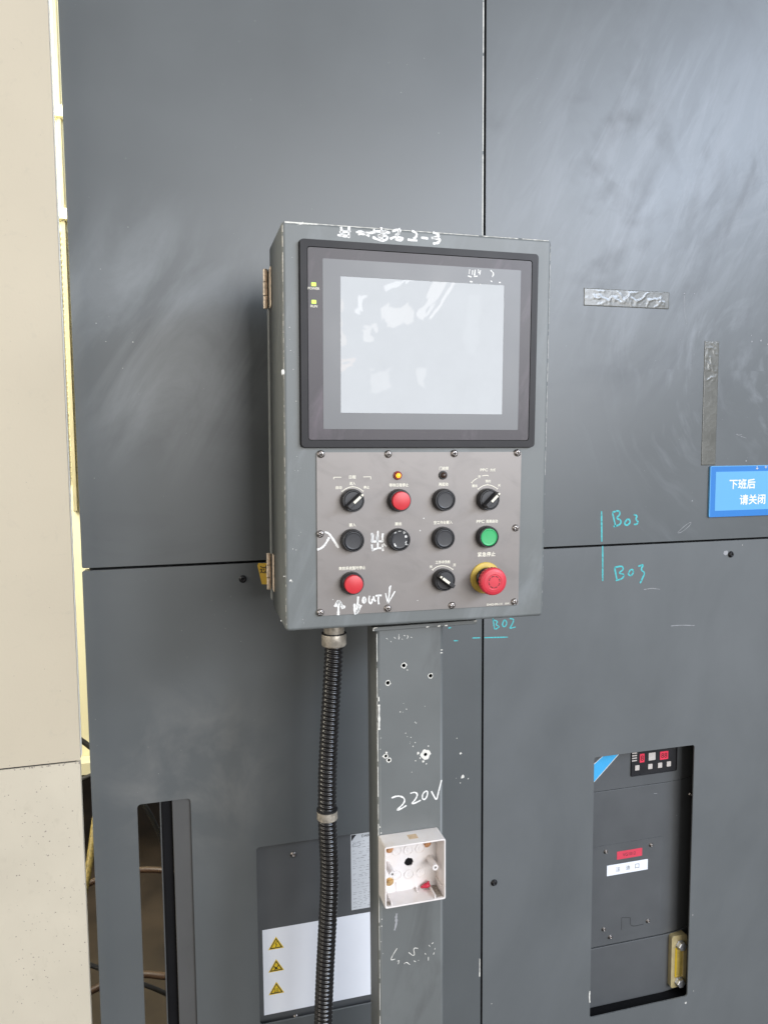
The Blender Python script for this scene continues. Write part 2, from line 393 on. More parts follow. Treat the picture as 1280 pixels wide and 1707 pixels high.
m_stick = mat('sticker_yellow', (.82, .52, .07), .5, var=.12, scale=60)
m_dispred = mat('digit_red', (.55, .03, .06), .4, emit=(1, .05, .12), estr=.25)
m_key = mat('key_cream', (.55, .50, .46), .5, var=.1, scale=200)
m_tan = mat('tan_knockout', (.62, .46, .30), .6, var=.15, scale=150)
m_cream = mat('cream_machine', (.78, .735, .50), .5, var=.04, scale=3)
m_cgrid = mat('cream_grid', (.40, .36, .22), .5)
m_floor = mat('factory_floor', (.042, .030, .019), .7, var=.4, scale=6, bump=.3, bscale=60)  # base colour darkened to stand for the shade inside the cabinet
m_pipe = mat('brown_hose', (.055, .028, .016), .45, var=.2)
m_yhose = mat('yellow_hose', (.24, .18, .05), .55, var=.4, scale=180)
m_oil = mat('gauge_oil', (.72, .55, .16), .25, var=.15, scale=60, coat=.6)
m_clear = mat('gauge_clear', (.46, .38, .20), .14, var=.1, scale=80, coat=.8)
m_zinc = mat('zinc_bolt', (.68, .70, .74), .30, .8, var=.1, scale=200)
# crinkled adhesive tape
m_tape = mat('crinkled_tape', (.125, .123, .108), .27, var=.12, scale=40, coat=.2)
# lit display behind a wavy protective film
m_disp = mat('lit_display', (.16, .17, .18), .20, var=.05, emit=(.80, .88, .96), estr=.15, coat=1.0, crough=.015, spec=0.0)
_nt = m_disp.node_tree; _p = _nt.nodes['Principled BSDF']
_tc = nd(_nt, 'ShaderNodeTexCoord'); _n = nd(_nt, 'ShaderNodeTexNoise'); _n.inputs['Scale'].default_value = 9; _n.inputs['Detail'].default_value = 3; _n.inputs['Distortion'].default_value = .8
_nt.links.new(_tc.outputs['Object'], _n.inputs['Vector']); _b = nd(_nt, 'ShaderNodeBump'); _b.inputs['Strength'].default_value = .06; _b.inputs['Distance'].default_value = .006
_nt.links.new(_n.outputs['Fac'], _b.inputs['Height']); _nt.links.new(_b.outputs[0], _p.inputs['Coat Normal'])

# ------------------------------------------------------------------ the setting: factory floor
fl = MB(); fl.box(-9000, 9000, -9000, 9000, -60, 0)
fo = part('floor', fl, m_floor); fo['kind'] = 'structure'; fo['label'] = 'dirty brown factory floor, coloured dark for shade, seen behind the machine'

# ------------------------------------------------------------------ machine cabinet: four grey sheet panels on a frame
XL, XS, XR = -139.0, 507.0, 1700.0
ZS, ZT, ZB = 1266.0, 2450.0, 60.0
G = 2.0
cab = thing('machine_cabinet', 'dark grey sheet metal machine cabinet of four panels behind the control box', 'machine cabinet', (XS, 0, 0))
TH = 22
p_ul = part('panel', MB().plate(rrect(XL, XS-G, ZS+G, ZT, 3), [], -TH, 0), m_ul, cab, bevel=2.6, seg=3, label='upper left grey panel with chalky smear')
p_ur = part('panel', MB().plate(rrect(XS+G, XR, ZS+G, ZT, 3), [], -TH, 0), m_ur, cab, bevel=1.6, label='upper right grey panel with glossy wipe marks')
cutL = [(109.6,792.9),(391.4,790.8),(107.8,481.7)]
cl_x0, cl_z1, cl_x1, cl_z0 = cutL[0][0], cutL[0][1], cutL[1][0], cutL[2][1]
slot = [(-72.8,891.0),(8.3,890.0)]
slot_hole = rrect(slot[0][0], slot[1][0], 160, (slot[0][1]+slot[1][1])/2, 6)
p_ll = part('panel', MB().plate(rrect(XL, XS-G, ZB, ZS-G, 3), [rrect(cl_x0, cl_x1, cl_z0, cl_z1, 6), slot_hole], -3, 0), m_ll, cab, bevel=.8, label='lower left grey panel with a tall slot and an inspection opening')
cutR = [(727.2,874.1),(946.3,872.2),(938.3,363.5),(728.4,360.9)]
cr_x0, cr_x1 = (cutR[0][0]+cutR[3][0])/2, (cutR[1][0]+cutR[2][0])/2
cr_z1, cr_z0 = (cutR[0][1]+cutR[1][1])/2, (cutR[2][1]+cutR[3][1])/2
p_lr = part('panel', MB().plate(rrect(XS+G, XR, ZB, ZS-G, 3), [rrect(cr_x0, cr_x1, cr_z0, cr_z1, 5)], -3, 0), m_lr, cab, bevel=.8, label='lower right grey panel with a rectangular opening')
# folded edges of the two thin lower panels
e = MB(); e.box(XL+.3, XL+2.5, -TH, -3.2, ZB+3, ZS-G-3); e.box(XS-G-2.5, XS-G-.3, -TH, -3.2, ZB+3, ZS-G-3); e.box(XL+3, XS-G-3, -TH, -3.2, ZS-G-2.5, ZS-G-.3)
part('folded_edge', e, m_ll, p_ll)
e = MB(); e.box(XS+G+.3, XS+G+2.5, -TH, -3.2, ZB+3, ZS-G-3); e.box(XS+G+3, XR-3, -TH, -3.2, ZS-G-2.5, ZS-G-.3)
part('folded_edge', e, m_lr, p_lr)
f = MB(); f.box(XS-30, XS+30, -90, -TH-1, ZB, ZT); f.box(XL+8, XS-31, -60, -TH-1, ZS-25, ZS+25); f.box(XS+31, XR, -60, -TH-1, ZS-25, ZS+25); f.box(XR-60, XR, -90, -TH-1.5, ZB, ZT)
part('frame', f, m_void, cab)
# slot lining: black gasket rail and a grey flange seen through the tall slot
sx = [(-36.8,883.1),(-20.2,880.9),(11.8,876.6)]
part('slot_rail', MB().box(sx[0][0], sx[1][0]-1, -60, -14, 160, 1020), m_void, cab, bevel=2)
part('slot_rail', MB().box(sx[0][0]-3, sx[0][0]-.5, -64, -18, 160, 1020), m_dark, cab, bevel=.6)
part('slot_flange', MB().box(sx[1][0], sx[2][0]+40, -9, -5, 160, 1030), m_slot, cab, bevel=1)

# cap screws in the panels
def cap_screw_mesh(r):
    b = MB(); b.lathe(0, 0, [(0, 0), (r*1.45, 0), (r*1.45, .9), (r*1.02, .95), (r, r*.9), (r*.86, r*1.02), (r*.5, r*1.02), (r*.5, r*.35), (0, r*.35)], 20)
    return b.mesh('bolt', True)
bm1 = cap_screw_mesh(4.2)
for par, q in ((p_ll, (98.5,1239.3)), (p_lr, (1009.7,1237.8)), (p_lr, (530.2,664.4))):
    part('bolt', bm1, m_dsteel, par, at=(q[0], .05, q[1]))
ov = MB(); q = (998.7,1241.0); ov.blob(q[0], q[1], 4.5, .05, 14, .12, .1, 1.2, 1); part('worn_patch', ov, m_gink, p_lr)

# writing and scars on the panels
def strokes(name, lists, w, d, m, parent, label=None, jit=.15):
    if not isinstance(lists[0][0], tuple): lists = [lists]
    fine = name not in ('handwriting', 'symbol')
    groups = []
    for l in lists:                       # strokes that touch make one character
        bb = [min(p[0] for p in l)-w*.6, max(p[0] for p in l)+w*.6, min(p[1] for p in l)-w*.6, max(p[1] for p in l)+w*.6]
        hit = [g for g in groups if not fine and bb[0] < g[0][1] and bb[1] > g[0][0] and bb[2] < g[0][3] and bb[3] > g[0][2]]
        if fine and groups: hit = groups[:1]
        new = [bb, [l]]
        for g in hit:
            groups.remove(g); new[0] = [min(new[0][0], g[0][0]), max(new[0][1], g[0][1]), min(new[0][2], g[0][2]), max(new[0][3], g[0][3])]; new[1] = g[1]+new[1]
        groups.append(new)
    for g in groups:
        b = MB()
        for l in g[1]: b.ribbon(l, w, d, jit)
        o = part(name, b, m, parent, label=label if len(groups) == 1 or not fine else None)
        if fine and len(g[1]) > 1: o['kind'] = 'stuff'
    return o
strokes('handwriting', [[(733.7,1328.7),(735.3,1273.1)],[(755.6,1325.2),(763.0,1298.5)],[(755.6,1325.2),(769.2,1328.9),(771.7,1320.7),(762.6,1314.8),(774.2,1310.4),(772.1,1302.3),(758.4,1299.5)],[(785.7,1312.0),(779.8,1304.1),(785.9,1299.8),(792.7,1305.7),(790.3,1311.9),(785.7,1312.0)],[(799.3,1319.8),(807.3,1317.5),(802.8,1311.5),(808.9,1307.2),(806.7,1301.9),(799.8,1302.1)]], 2.9, .05, m_cyan, p_ur, 'cyan marker line and B03 above the seam')
strokes('handwriting', [[(737.2,1264.9),(738.5,1201.3)],[(762.3,1224.8),(767.4,1201.8)],[(762.3,1224.8),(778.3,1227.3),(780.8,1219.7),(769.4,1214.1),(783.3,1211.3),(778.9,1203.3),(765.1,1200.7)],[(794.8,1219.0),(789.4,1211.0),(796.0,1207.4),(801.9,1213.7),(799.4,1219.6),(794.8,1219.0)],[(811.0,1224.5),(822.6,1228.1),(815.8,1218.0),(825.3,1212.5),(820.9,1203.1),(815.5,1193.0)]], 2.9, .05, m_cyan, p_lr, 'cyan marker line and B03 below the seam')
strokes('handwriting', [[(525.2,1147.9),(528.7,1127.5)],[(525.3,1144.7),(535.4,1140.8),(529.8,1135.9),(538.9,1131.0),(529.9,1127.4)],[(546.7,1143.3),(542.3,1134.0),(548.0,1129.3),(552.5,1137.5),(547.9,1143.2)],[(557.0,1144.7),(566.1,1143.0),(560.5,1131.6),(556.0,1126.6),(568.5,1128.9)],[(509.7,1114.0),(553.8,1111.8)]], 2.0, .05, m_cyan, p_lr, 'cyan B02 with an underline below the control box')
strokes('handwriting', [[(487.4,1115.1),(501.9,1114.5)],[(453.2,1112.9),(460.9,1112.3)],[(443.3,1135.6),(448.8,1136.3)]], 1.8, .05, m_cyan, p_ll, 'short cyan marker dashes')
b = MB()
zz = 2440
while zz > 1500:
    l = random.uniform(40, 160); b.ribbon([(XS-G-1.3, zz), (XS-G-1.25, zz-l/2), (XS-G-1.3, zz-l)], 1.5, -.35, .25, .4); zz -= l+random.uniform(1, 8)
part('edge_wear_and_highlight', b, m_chip_glint, p_ul)  # chipped seam edge, its bright highlight painted in as a pale strip
q = [(506.3,524.7),(506.5,490.2)]
part('edge_wear_and_highlight', MB().ribbon([(XS-G-1.6, q[0][1]), (XS-G-1.5, (q[0][1]+q[1][1])/2), (XS-G-1.7, q[1][1])], 1.6, -.2, .5, .3), m_chip_glint, p_ll)
def chips(parent, lst, d, m=None, name='paint_chips'):
    b = MB()
    for (x, z), r in lst: b.blob(x, z, r, d, random.randint(6, 10))
    return part(name, b, m or m_chip_glint, parent)
def scatter(pts, n, spread, r0, r1):
    o = []
    for _ in range(n):
        x, z = random.choice(pts); o.append(((x+random.gauss(0, spread), z+random.gauss(0, spread)), random.uniform(r0, r1)))
    return o
chips(p_ll, [(q, r) for q, r in zip([(466.1,911.4),(470.4,868.3),(465.6,858.0),(480.2,863.8),(459.1,939.4),(457.8,867.7)], (2.0, 3.8, .9, .9, .9, .7))]+[((random.uniform(XL+10, 120), random.uniform(900, 1250)), random.uniform(.15, .4)) for _ in range(22)], .05)
chips(p_lr, [(q, r) for q, r in zip([(939.1,348.6),(949.5,529.3),(955.9,370.3)], (2.0, .8, .7))]+[(q, .8) for q in [(1035.5,1254.5),(833.2,1181.6),(842.7,1181.9)]]+[((526.9,433.5), .8)], .05)
strokes('scratches', [[(823.8,1180.8),(840.3,1182.4),(858.0,1179.3)],[(883.1,1108.6),(902.5,1108.9),(934.4,1105.9)]], 1.0, .05, m_gink, p_lr, jit=.5)
strokes('scratches', [(892.3,1283.5),(906.4,1295.5),(920.7,1303.4),(919.9,1297.2),(901.9,1284.4),(893.3,1282.6)], .8, .05, m_gink, p_ur, jit=.5)
chips(p_ur, [(q, r) for q, r in zip([(893.3,1716.9),(914.5,1717.4),(1041.2,1635.6),(1039.7,1646.7),(1061.0,1638.2),(1076.4,1631.6),(921.9,1341.9),(1025.8,1459.6),(1037.7,1414.0)], (1.3, .7, 1.3, .8, 1.4, 1.2, 1.2, 1.5, 1.3))]+[((random.uniform(520, 1150), random.uniform(1290, 2100)), random.uniform(.15, .45)) for _ in range(70)], .05, m_gink)
strokes('scratches', [[(893.4,1713.3),(893.2,1689.5),(899.7,1661.8)],[(1025.7,1463.0),(1008.2,1465.1),(1036.0,1456.6)]], .45, .05, m_gink, p_ur, jit=.5)
chips(p_ul, [(q, r) for q, r in zip([(-54.5,1604.8),(-105.2,1630.7),(-92.5,1604.5),(-70.2,1566.0)], (.7, .5, .5, .5))]+[((random.uniform(XL+10, 480), random.uniform(1290, 2100)), random.uniform(.15, .4)) for _ in range(50)], .05)
strokes('scratches', [(726.7,417.2),(726.0,404.9),(727.2,393.4)], 2.0, .05, m_chip_glint, p_lr, jit=.4)

# stickers, tapes and the sign on the cabinet (each its own thing)
def tape(label, quad, d):
    x0 = (quad[0][0]+quad[3][0])/2; x1 = (quad[1][0]+quad[2][0])/2; z1 = (quad[0][1]+quad[1][1])/2; z0 = (quad[2][1]+quad[3][1])/2
    nx = max(2, int((x1-x0)/1.4)); nz = max(2, int((z1-z0)/1.4)); b = MB(); g = []
    long_x = (x1-x0) > (z1-z0)
    for j in range(nz+1):
        row = []
        for i in range(nx+1):
            u, v = i/nx, j/nz; x = x0+u*(x1-x0); z = z0+v*(z1-z0)
            t = u if long_x else v
            am = (1.0 if .1 < t < .95 else .2) if long_x else (1.1 if t > .68 else .25)
            edge = min(u, 1-u, v, 1-v) < 1e-6
            env = math.sin(math.pi*(v if long_x else u))**.7
            nn = noise.noise(Vector((x*.045, z*.06, 3)))+.35*noise.noise(Vector((x*.12, z*.14, 7)))
            h = .7+(0 if edge else env*am*(2.2*max(0, .24-abs(nn))+.10*noise.noise(Vector((x*.3, z*.3, 1)))))
            if edge: x += random.uniform(-.3, .3); z += random.uniform(-.3, .3)
            row.append(b.v(x, d+h, z))
        g.append(row)
    for j in range(nz):
        for i in range(nx): b.face([g[j][i], g[j][i+1], g[j+1][i+1], g[j+1][i]])
    rim = [g[0][i] for i in range(nx)]+[g[j][nx] for j in range(nz)]+[g[nz][i] for i in range(nx, 0, -1)]+[g[j][0] for j in range(nz, 0, -1)]
    low = [b.bm.verts.new((p.co.x, -d, p.co.z)) for p in rim]
    for i in range(len(rim)): j = (i+1) % len(rim); b.face([rim[i], rim[j], low[j], low[i]])
    return tag(part('tape_strip', b, m_tape, sm=True), label, 'tape', 'crinkled tape strips on the upper right panel')
tape('short horizontal strip of crinkled glossy tape on the upper right panel', [(692.5,1715.4),(861.5,1719.0),(861.4,1689.8),(691.7,1685.6)], .1)
tape('long vertical strip of crinkled tape above the blue sign', [(937.7,1634.0),(967.6,1633.6),(970.8,1407.8),(940.1,1406.6)], .1)

sg = [(956.5,1405.2),(956.4,1310.2),(968.1,1394.6),(969.7,1322.0)]
sgn = thing('wall_sign', 'blue plastic notice sign with white Chinese lettering at the right edge', 'sign', (sg[0][0]+150, 0, sg[1][1]))
part('board', MB().plate(rrect(sg[0][0], sg[0][0]+330, sg[1][1], sg[0][1], 2), [], .1, 4), m_blue, sgn, bevel=.8)
part('inner_field', MB().plate(rrect(sg[2][0], sg[0][0]+310, sg[3][1], sg[2][1], 1), [], 4.02, 4.3), m_lblue, sgn)
r = MB(); r.box(sg[0][0]-.4, sg[0][0]+1.0, .2, 4.25, sg[1][1]+1, sg[0][1]-1); r.box(sg[0][0]+1.1, sg[0][0]+329, 3.5, 4.25, sg[0][1]-.9, sg[0][1]+.3); part('edge_trim', r, m_lblue, sgn)
lettering('lettering', '下班后', (1027.1,1371.2), 4.45, 18.0, m_white, sgn, .02, 57)
lettering('lettering', '请关闭', (1051.0,1341.4), 4.45, 18.5, m_white, sgn, .02, 57)
strokes('small_marks', [[(1058.5,1404.5),(1058.8,1397.8)],[(1056.2,1400.3),(1058.8,1397.8),(1061.2,1400.3)],[(1078.3,1404.3),(1078.6,1399.2)],[(1075.4,1402.2),(1081.5,1402.1)]], 1.0, 4.35, m_white, sgn)

st = [(123.6,1263.4),(121.9,1259.7),(128.4,1229.1),(138.2,1228.5),(150.2,1245.2),(150.5,1262.2)]
stk = thing('warning_sticker', 'small yellow sticker with a black character, half hidden behind the lower hinge', 'sticker', (st[0][0]+10, 0, st[2][1]))
part('backing', MB().plate(st, [], .05, .35), m_stick, stk)
lettering('lettering', '过', (132.0,1252.9), .45, 12.0, m_ink, stk, .015)

# ------------------------------------------------------------------ oil coolers behind the openings
ocl = thing('oil_cooler', 'dark grey cooler face with white warning label behind the left opening', 'cooler', (350, -130, 0), 'oil coolers inside the cabinet')
DC = -14
part('face', MB().box(cl_x0-30, cl_x1+60, -240, DC, 120, cl_z1+60), m_dark, ocl, bevel=3)
for q in ((172.4,764.5), (171.4,473.4)): part('bolt', cap_screw_mesh(3.4), m_steel, ocl, at=(q[0], DC, q[1]))
wl = [(118.1,639.7),(299.6,639.4),(299.8,484.5),(117.5,487.7)]
lab = part('warning_label', MB().plate([(wl[0][0], wl[0][1]), (wl[0][0], wl[3][1]), (wl[0][0]+330, wl[3][1]), (wl[0][0]+330, wl[0][1])], [], DC+.05, DC+.35), m_label, ocl)
for k, q in enumerate(((140.5,610.9), (140.0,570.8), (139.5,530.4))):
    x, z = q; a = 13.2
    tri = lambda s_: [(x-s_, z-s_*.62), (x+s_, z-s_*.62), (x, z+s_*1.05)]
    t = part('warning_triangle', MB().plate(tri(a), [], DC+.36, DC+.5), m_warn, lab)
    part('triangle_border', MB().plate([(px_, pz_-.2) for px_, pz_ in tri(a*.82)], [[(px_, pz_-.2) for px_, pz_ in tri(a*.62)]], DC+.52, DC+.62), m_ink, lab)
    b = MB()
    if k == 0:
        b.ribbon([(x+1.2, z+5), (x-1.3, z+.6), (x+1.4, z+.4), (x-.6, z-4.5)], 1.2, DC+.52, .1)
    elif k == 1:
        b.ribbon([(x-4, z+1.5), (x+.2, z-2.8), (x+4.2, z+2.6)], 1.5, DC+.52, .2); b.ribbon([(x-3.5, z-3.6), (x+3.2, z-3.8)], 1.3, DC+.52, .2); b.blob(x-.4, z-2.4, 1.9, DC+.52)
    else:
        for i in (-3, 0, 3): b.ribbon([(x+i*.9-.4, z-3.6), (x+i*.9+.6, z-1.4), (x+i*.9-.4, z+.6), (x+i*.9+.5, z+2.4)], .8, DC+.52, .1)
        b.ribbon([(x-4.4, z-4.4), (x+4.4, z-4.4)], .7, DC+.52, .1)
    part('warning_symbol', b, m_ink, lab)
npq = [(271.2,784.6),(268.3,648.6),(300.0,783.8)]
npl = part('nameplate', MB().plate([(npq[0][0], npq[0][1]), (npq[0][0], npq[1][1]), (npq[0][0]+120, npq[1][1]), (npq[0][0]+120, npq[0][1])], [], DC+.05, DC+.6), m_nplate, ocl)
nx0, nz1 = npq[0][0], npq[0][1]
lettering('lettering', 'DAIKIN', (nx0+30, nz1-5), DC+.65, 4.5, m_ink, npl)
part('corner_print', MB().plate([(nx0+1, nz1-12), (nx0+1, nz1-1), (nx0+10, nz1-1)], [], DC+.62, DC+.68), m_ink, npl)
b = MB(); z = nz1-14
while z > npq[1][1]+4:
    x = nx0+3
    while x < nx0+115:
        l = random.uniform(2.5, 8)
        if random.random() < .72: b.ribbon([(x, z), (x+l, z)], random.uniform(.5, 1.0), DC+.62, .2, .05)
        x += l+random.uniform(1, 5)
    z -= random.choice((2.6, 3.0, 3.4, 5.0))
part('fine_print', b, m_gink, npl)
fr = MB(); fr.ribbon([(nx0+3, nz1-22), (nx0+3, nz1-16), (nx0+17, nz1-16), (nx0+17, nz1-22), (nx0+3, nz1-22)], .5, DC+.63, 0, .05); part('print_frame', fr, m_ink, npl)

DR = -35
ocr = thing('oil_cooler', 'dark grey cooler with digit display, red tag and oil gauge in the right opening', 'cooler', (840, -160, 0), 'oil coolers inside the cabinet')
hd = [(749.9,790.9),(968.9,785.6),(749.5,680.9),(901.7,677.9)]
lo = [(749.7,476.3),(916.4,473.4)]
cx1 = (909.1,730.2)[0]      # where the face starts to round off to the right
zt1 = (hd[0][1]+hd[1][1])/2; zl = (lo[0][1]+lo[1][1])/2
def rounded_face(name, z0, z1, dd, m):
    b = MB(); prof = [(cr_x0-60, DR-200)]+[(cr_x0-60, DR+dd), (cx1, DR+dd)]
    R = 200
    for k in range(1, 9): a = math.radians(90*k/8); prof.append((cx1+R*math.sin(a), DR+dd-R*(1-math.cos(a))))
    prof.append((cx1+R, DR-200))
    lo_ = [b.v(x, d, z0) for x, d in prof]; hi_ = [b.v(x, d, z1) for x, d in prof]
    for i in range(len(prof)-1): b.face([lo_[i], lo_[i+1], hi_[i+1], hi_[i]])
    b.face(lo_); b.face(hi_)
    return part(name, b, m, ocr, bevel=.8)
rounded_face('head_cover', zt1+.6, cr_z1+80, 1.0, m_dark)
rounded_face('front_cover', zl+.6, zt1-.6, 0, m_dark)
tkb = [(750.6,356.7),(961.9,349.8)]
rounded_face('tank_face', (tkb[0][1]+tkb[1][1])/2, zl-.6, 2.0, m_dark)
part('service_door', MB().plate(rrect(cr_x0-50, hd[3][0], zl+16, (hd[2][1]+hd[3][1])/2, 2), [], DR+.05, DR+1.2), m_dark, ocr, bevel=.5)
nt_ = [(813.8,526.9),(832.6,523.6),(833.0,503.8)]
b = MB(); b.ribbon([nt_[0], (nt_[0][0], nt_[2][1]-2)], .9, DR+1.22, .1); b.ribbon([nt_[0], nt_[1]], .9, DR+1.22, .1); b.ribbon([nt_[1], nt_[2], (nt_[2][0]+30, nt_[2][1]+1)], 1.1, DR+1.22, .1)
part('latch_notch', b, m_ink, ocr)
sm = cap_screw_mesh(3.0)
for q in ((775.9,667.4), (875.4,666.1), (774.7,510.4), (789.1,492.0), (872.4,510.0)):
    part('bolt', sm, m_steel, ocr, at=(q[0], DR+1.25, q[1]))
q = (963.2,756.4); part('bolt', sm, m_dsteel, ocr, at=(q[0], DR-1, q[1]))
tr = [(748.9,844.0),(801.1,858.5),(766.6,857.4),(749.1,810.2)]
part('corner_emblem', MB().plate([(tr[0][0]-4, tr[0][1]-1), (tr[2][0], tr[2][1]), (tr[2][0]+16, tr[2][1]+12), (tr[1][0]+9, tr[1][1]+9), (tr[3][0]-1, tr[3][1]-1)], [], DR+1.05, DR+1.5), m_cblue, ocr)
part('emblem_border', MB().ribbon([(tr[1][0]+9, tr[1][1]+9), (tr[3][0]-1, tr[3][1]-1)], 1.1, DR+1.5, 0).ribbon([(tr[0][0]-5, tr[0][1]-2), (tr[2][0], tr[2][1]+1)], 1.1, DR+1.5, 0), m_white, ocr)
kp = [(826.5,812.4),(928.4,810.1),(825.5,858.3)]
kx0, kx1, kz0, kz1 = kp[0][0], kp[1][0], (kp[0][1]+kp[1][1])/2-1, cr_z1+30
part('keypad_recess', MB().plate(rrect(kx0, kx1, kz0, kz1, 3), [rrect(kx0+1.5, kx1-1.5, kz0+1.5, kz1-1.5, 2)], DR+1.02, DR+3.5), m_bezel, ocr, bevel=.6)
part('keypad_face', MB().box(kx0+1.5, kx1-1.5, DR+1.02, DR+1.4, kz0+1.5, kz1-1.5), m_hblack, ocr)
for q in ((840.2,826.4), (868.8,825.7), (890.5,825.5), (910.1,825.9)):
    part('key', MB().plate(rrect(-4.6, 4.6, -5, 5, 1), [], 0, 1.2), m_key, ocr, at=(q[0], DR+1.45, q[1]), bevel=.4)
for q, w_, h_, m_ in (((850.9,844.2), 10, 17, m_dispred), ((899.5,844.1), 18, 16, m_dispred), ((872.7,845.0), 15, 15, m_key)):
    o = part('display_window', MB().plate(rrect(-w_/2, w_/2, -h_/2, h_/2, .8), [], 0, .5), m_, ocr, at=(q[0], DR+1.45, q[1]))
    if m_ is m_dispred:
        nseg = 1 if w_ < 12 else 2
        part('digits', text_mesh('8'*nseg, h_*.62, .01), m_dred, ocr, at=(q[0], DR+2.0, q[1]))
b = MB()
for k in range(4):
    q = (834.0,851.8); b.box(q[0]-5.5, q[0]+5.5, DR+1.42, DR+1.8, q[1]+3-5*k, q[1]+5.2-5*k)
part('indicator_print', b, m_key, ocr)
tg = [(800.4,665.6),(855.7,663.0),(856.2,645.0),(800.8,646.9)]
txm = ((tg[0][0]+tg[1][0])/2, (tg[0][1]+tg[1][1]+tg[2][1]+tg[3][1])/4)
part('red_tag', MB().plate(rrect(tg[0][0], tg[1][0], txm[1]-8, txm[1]+8, .6), [], DR+1.25, DR+1.7), m_tagred, ocr)
lettering('lettering', 'VG1012', (txm[0]-1, txm[1]), DR+1.75, 6.2, m_ink, ocr, 0.0, 28)
tg = [(779.2,640.5),(868.9,638.7),(869.5,614.9),(779.0,616.7)]
txm = ((tg[0][0]+tg[1][0])/2, (tg[0][1]+tg[1][1]+tg[2][1]+tg[3][1])/4)
part('white_tag', MB().plate(rrect(tg[0][0], tg[1][0], txm[1]-10.5, txm[1]+10.5, .6), [], DR+1.25, DR+1.7), m_label, ocr)
for ch, q in (('注', (803.3,626.5)), ('油', (824.7,626.6)), ('口', (845.4,626.7))):
    lettering('lettering', ch, (q[0], txm[1]), DR+1.75, 9.0, m_ink, ocr, 0)
strokes('scratches', [[(879.8,768.8),(887.3,768.3)],[(931.9,717.9),(933.7,716.7)]], .7, DR+.05, m_gink, ocr)
ln = MB(); ln.box(cr_x1+60, cr_x1+63, -240, -3.5, 100, cr_z1+60); part('side_light_block', ln, m_void, p_lr)  # added black plates that keep stray light out of this opening
part('side_light_block', MB().box(cr_x0-70, cr_x0-66, -240, -3.5, 100, cr_z1+60), m_void, p_lr)
part('bottom_light_block', MB().box(cr_x0-65, cr_x1+58, -240, -3.5, cr_z0-12, cr_z0-9), m_void, p_lr)
part('back_light_block', MB().box(cr_x0-65, cr_x1+58, -245, -241, 100, cr_z1+60), m_void, p_lr)
# sight gauge on the tank
gq = [(921.5,473.7),(956.6,467.2),(923.4,365.1)]
gx0, gx1 = gq[0][0], gq[1][0]; gz1, gz0 = gq[0][1], gq[2][1]
part('gauge_body', MB().plate(rrect(gx0, gx1, gz0, gz1, 5), [rrect(gx0+8, gx1-7, gz0+20, gz1-22, 2)], DR-8, DR+11), m_clear, ocr, bevel=2.0)
part('gauge_oil', MB().box(gx0+7.5, gx1-6.5, DR-6, DR+8.5, gz0+19.5, gz1-21.5), m_oil, ocr)
part('gauge_tube', MB().box(gx0+10, gx0+13.5, DR+8.6, DR+9.4, gz0+21, gz1-26), m_warn, ocr)
part('gauge_mark', MB().box(gx0+9, gx1-8, DR+8.6, DR+9.0, gz1-27, gz1-25.6), m_label, ocr)
for q in ((941.0,453.8), (940.1,376.5)):
    b = MB(); b.lathe(0, 0, [(0, 0), (10.5, 0), (10.5, 1.4), (9.0, 1.6), (9.0, 8), (7.8, 9.4), (0, 9.6)], 6)
    part('gauge_bolt', b, m_zinc, ocr, at=(q[0], DR+11.05, q[1]), bevel=.4)

# ------------------------------------------------------------------ beige cladding at the left, cream machine and hoses behind
bq = [(-149.5,2059.7),(-147.2,1402.3),(-147.0,982.9),(-151.3,564.4),(-259.1,982.6)]
bx1 = -152.5
bx1 = sum(p[0] for p in bq[:4])/4; bz = (bq[2][1]+bq[4][1])/2
bc = thing('cladding_cabinet', 'beige painted cabinet side with a dark seam at the left edge', 'cabinet', (bx1-300, 0, 0))
part('panel', MB().plate(rrect(bx1-900, bx1, bz+1.2, 2500, 3), [], 17, 30), m_beige, bc, bevel=2.5, seg=3, label='upper beige panel')
part('panel', MB().plate(rrect(bx1-900, bx1-1, 30, bz-1.2, 3), [], 17, 30), m_beige2, bc, bevel=2.5, seg=3, label='lower beige panel')
part('seam_filler', MB().box(bx1-890, bx1-6, 18, 27, bz-3, bz+3), m_void, bc)
part('edge_trim', MB().box(bx1-.6, bx1+.5, 12, 22, bz+4, 2500), m_white, bc, bevel=.3)
chips(bc, [((bx1-random.uniform(5, 110), random.uniform(600, 1000)), random.uniform(.3, .8)) for _ in range(120)]+[((bx1-abs(random.gauss(55, 30)), random.uniform(640, 960)), random.uniform(.4, 1.1)) for _ in range(60)]+[((bx1-random.uniform(5, 110), random.uniform(1000, 2000)), random.uniform(.2, .5)) for _ in range(40)]+[((bx1-random.uniform(1, 100), bz+random.uniform(-3.5, -1)), random.uniform(.5, 1.2)) for _ in range(25)], 30.05, m_dirt, 'dirt_specks')

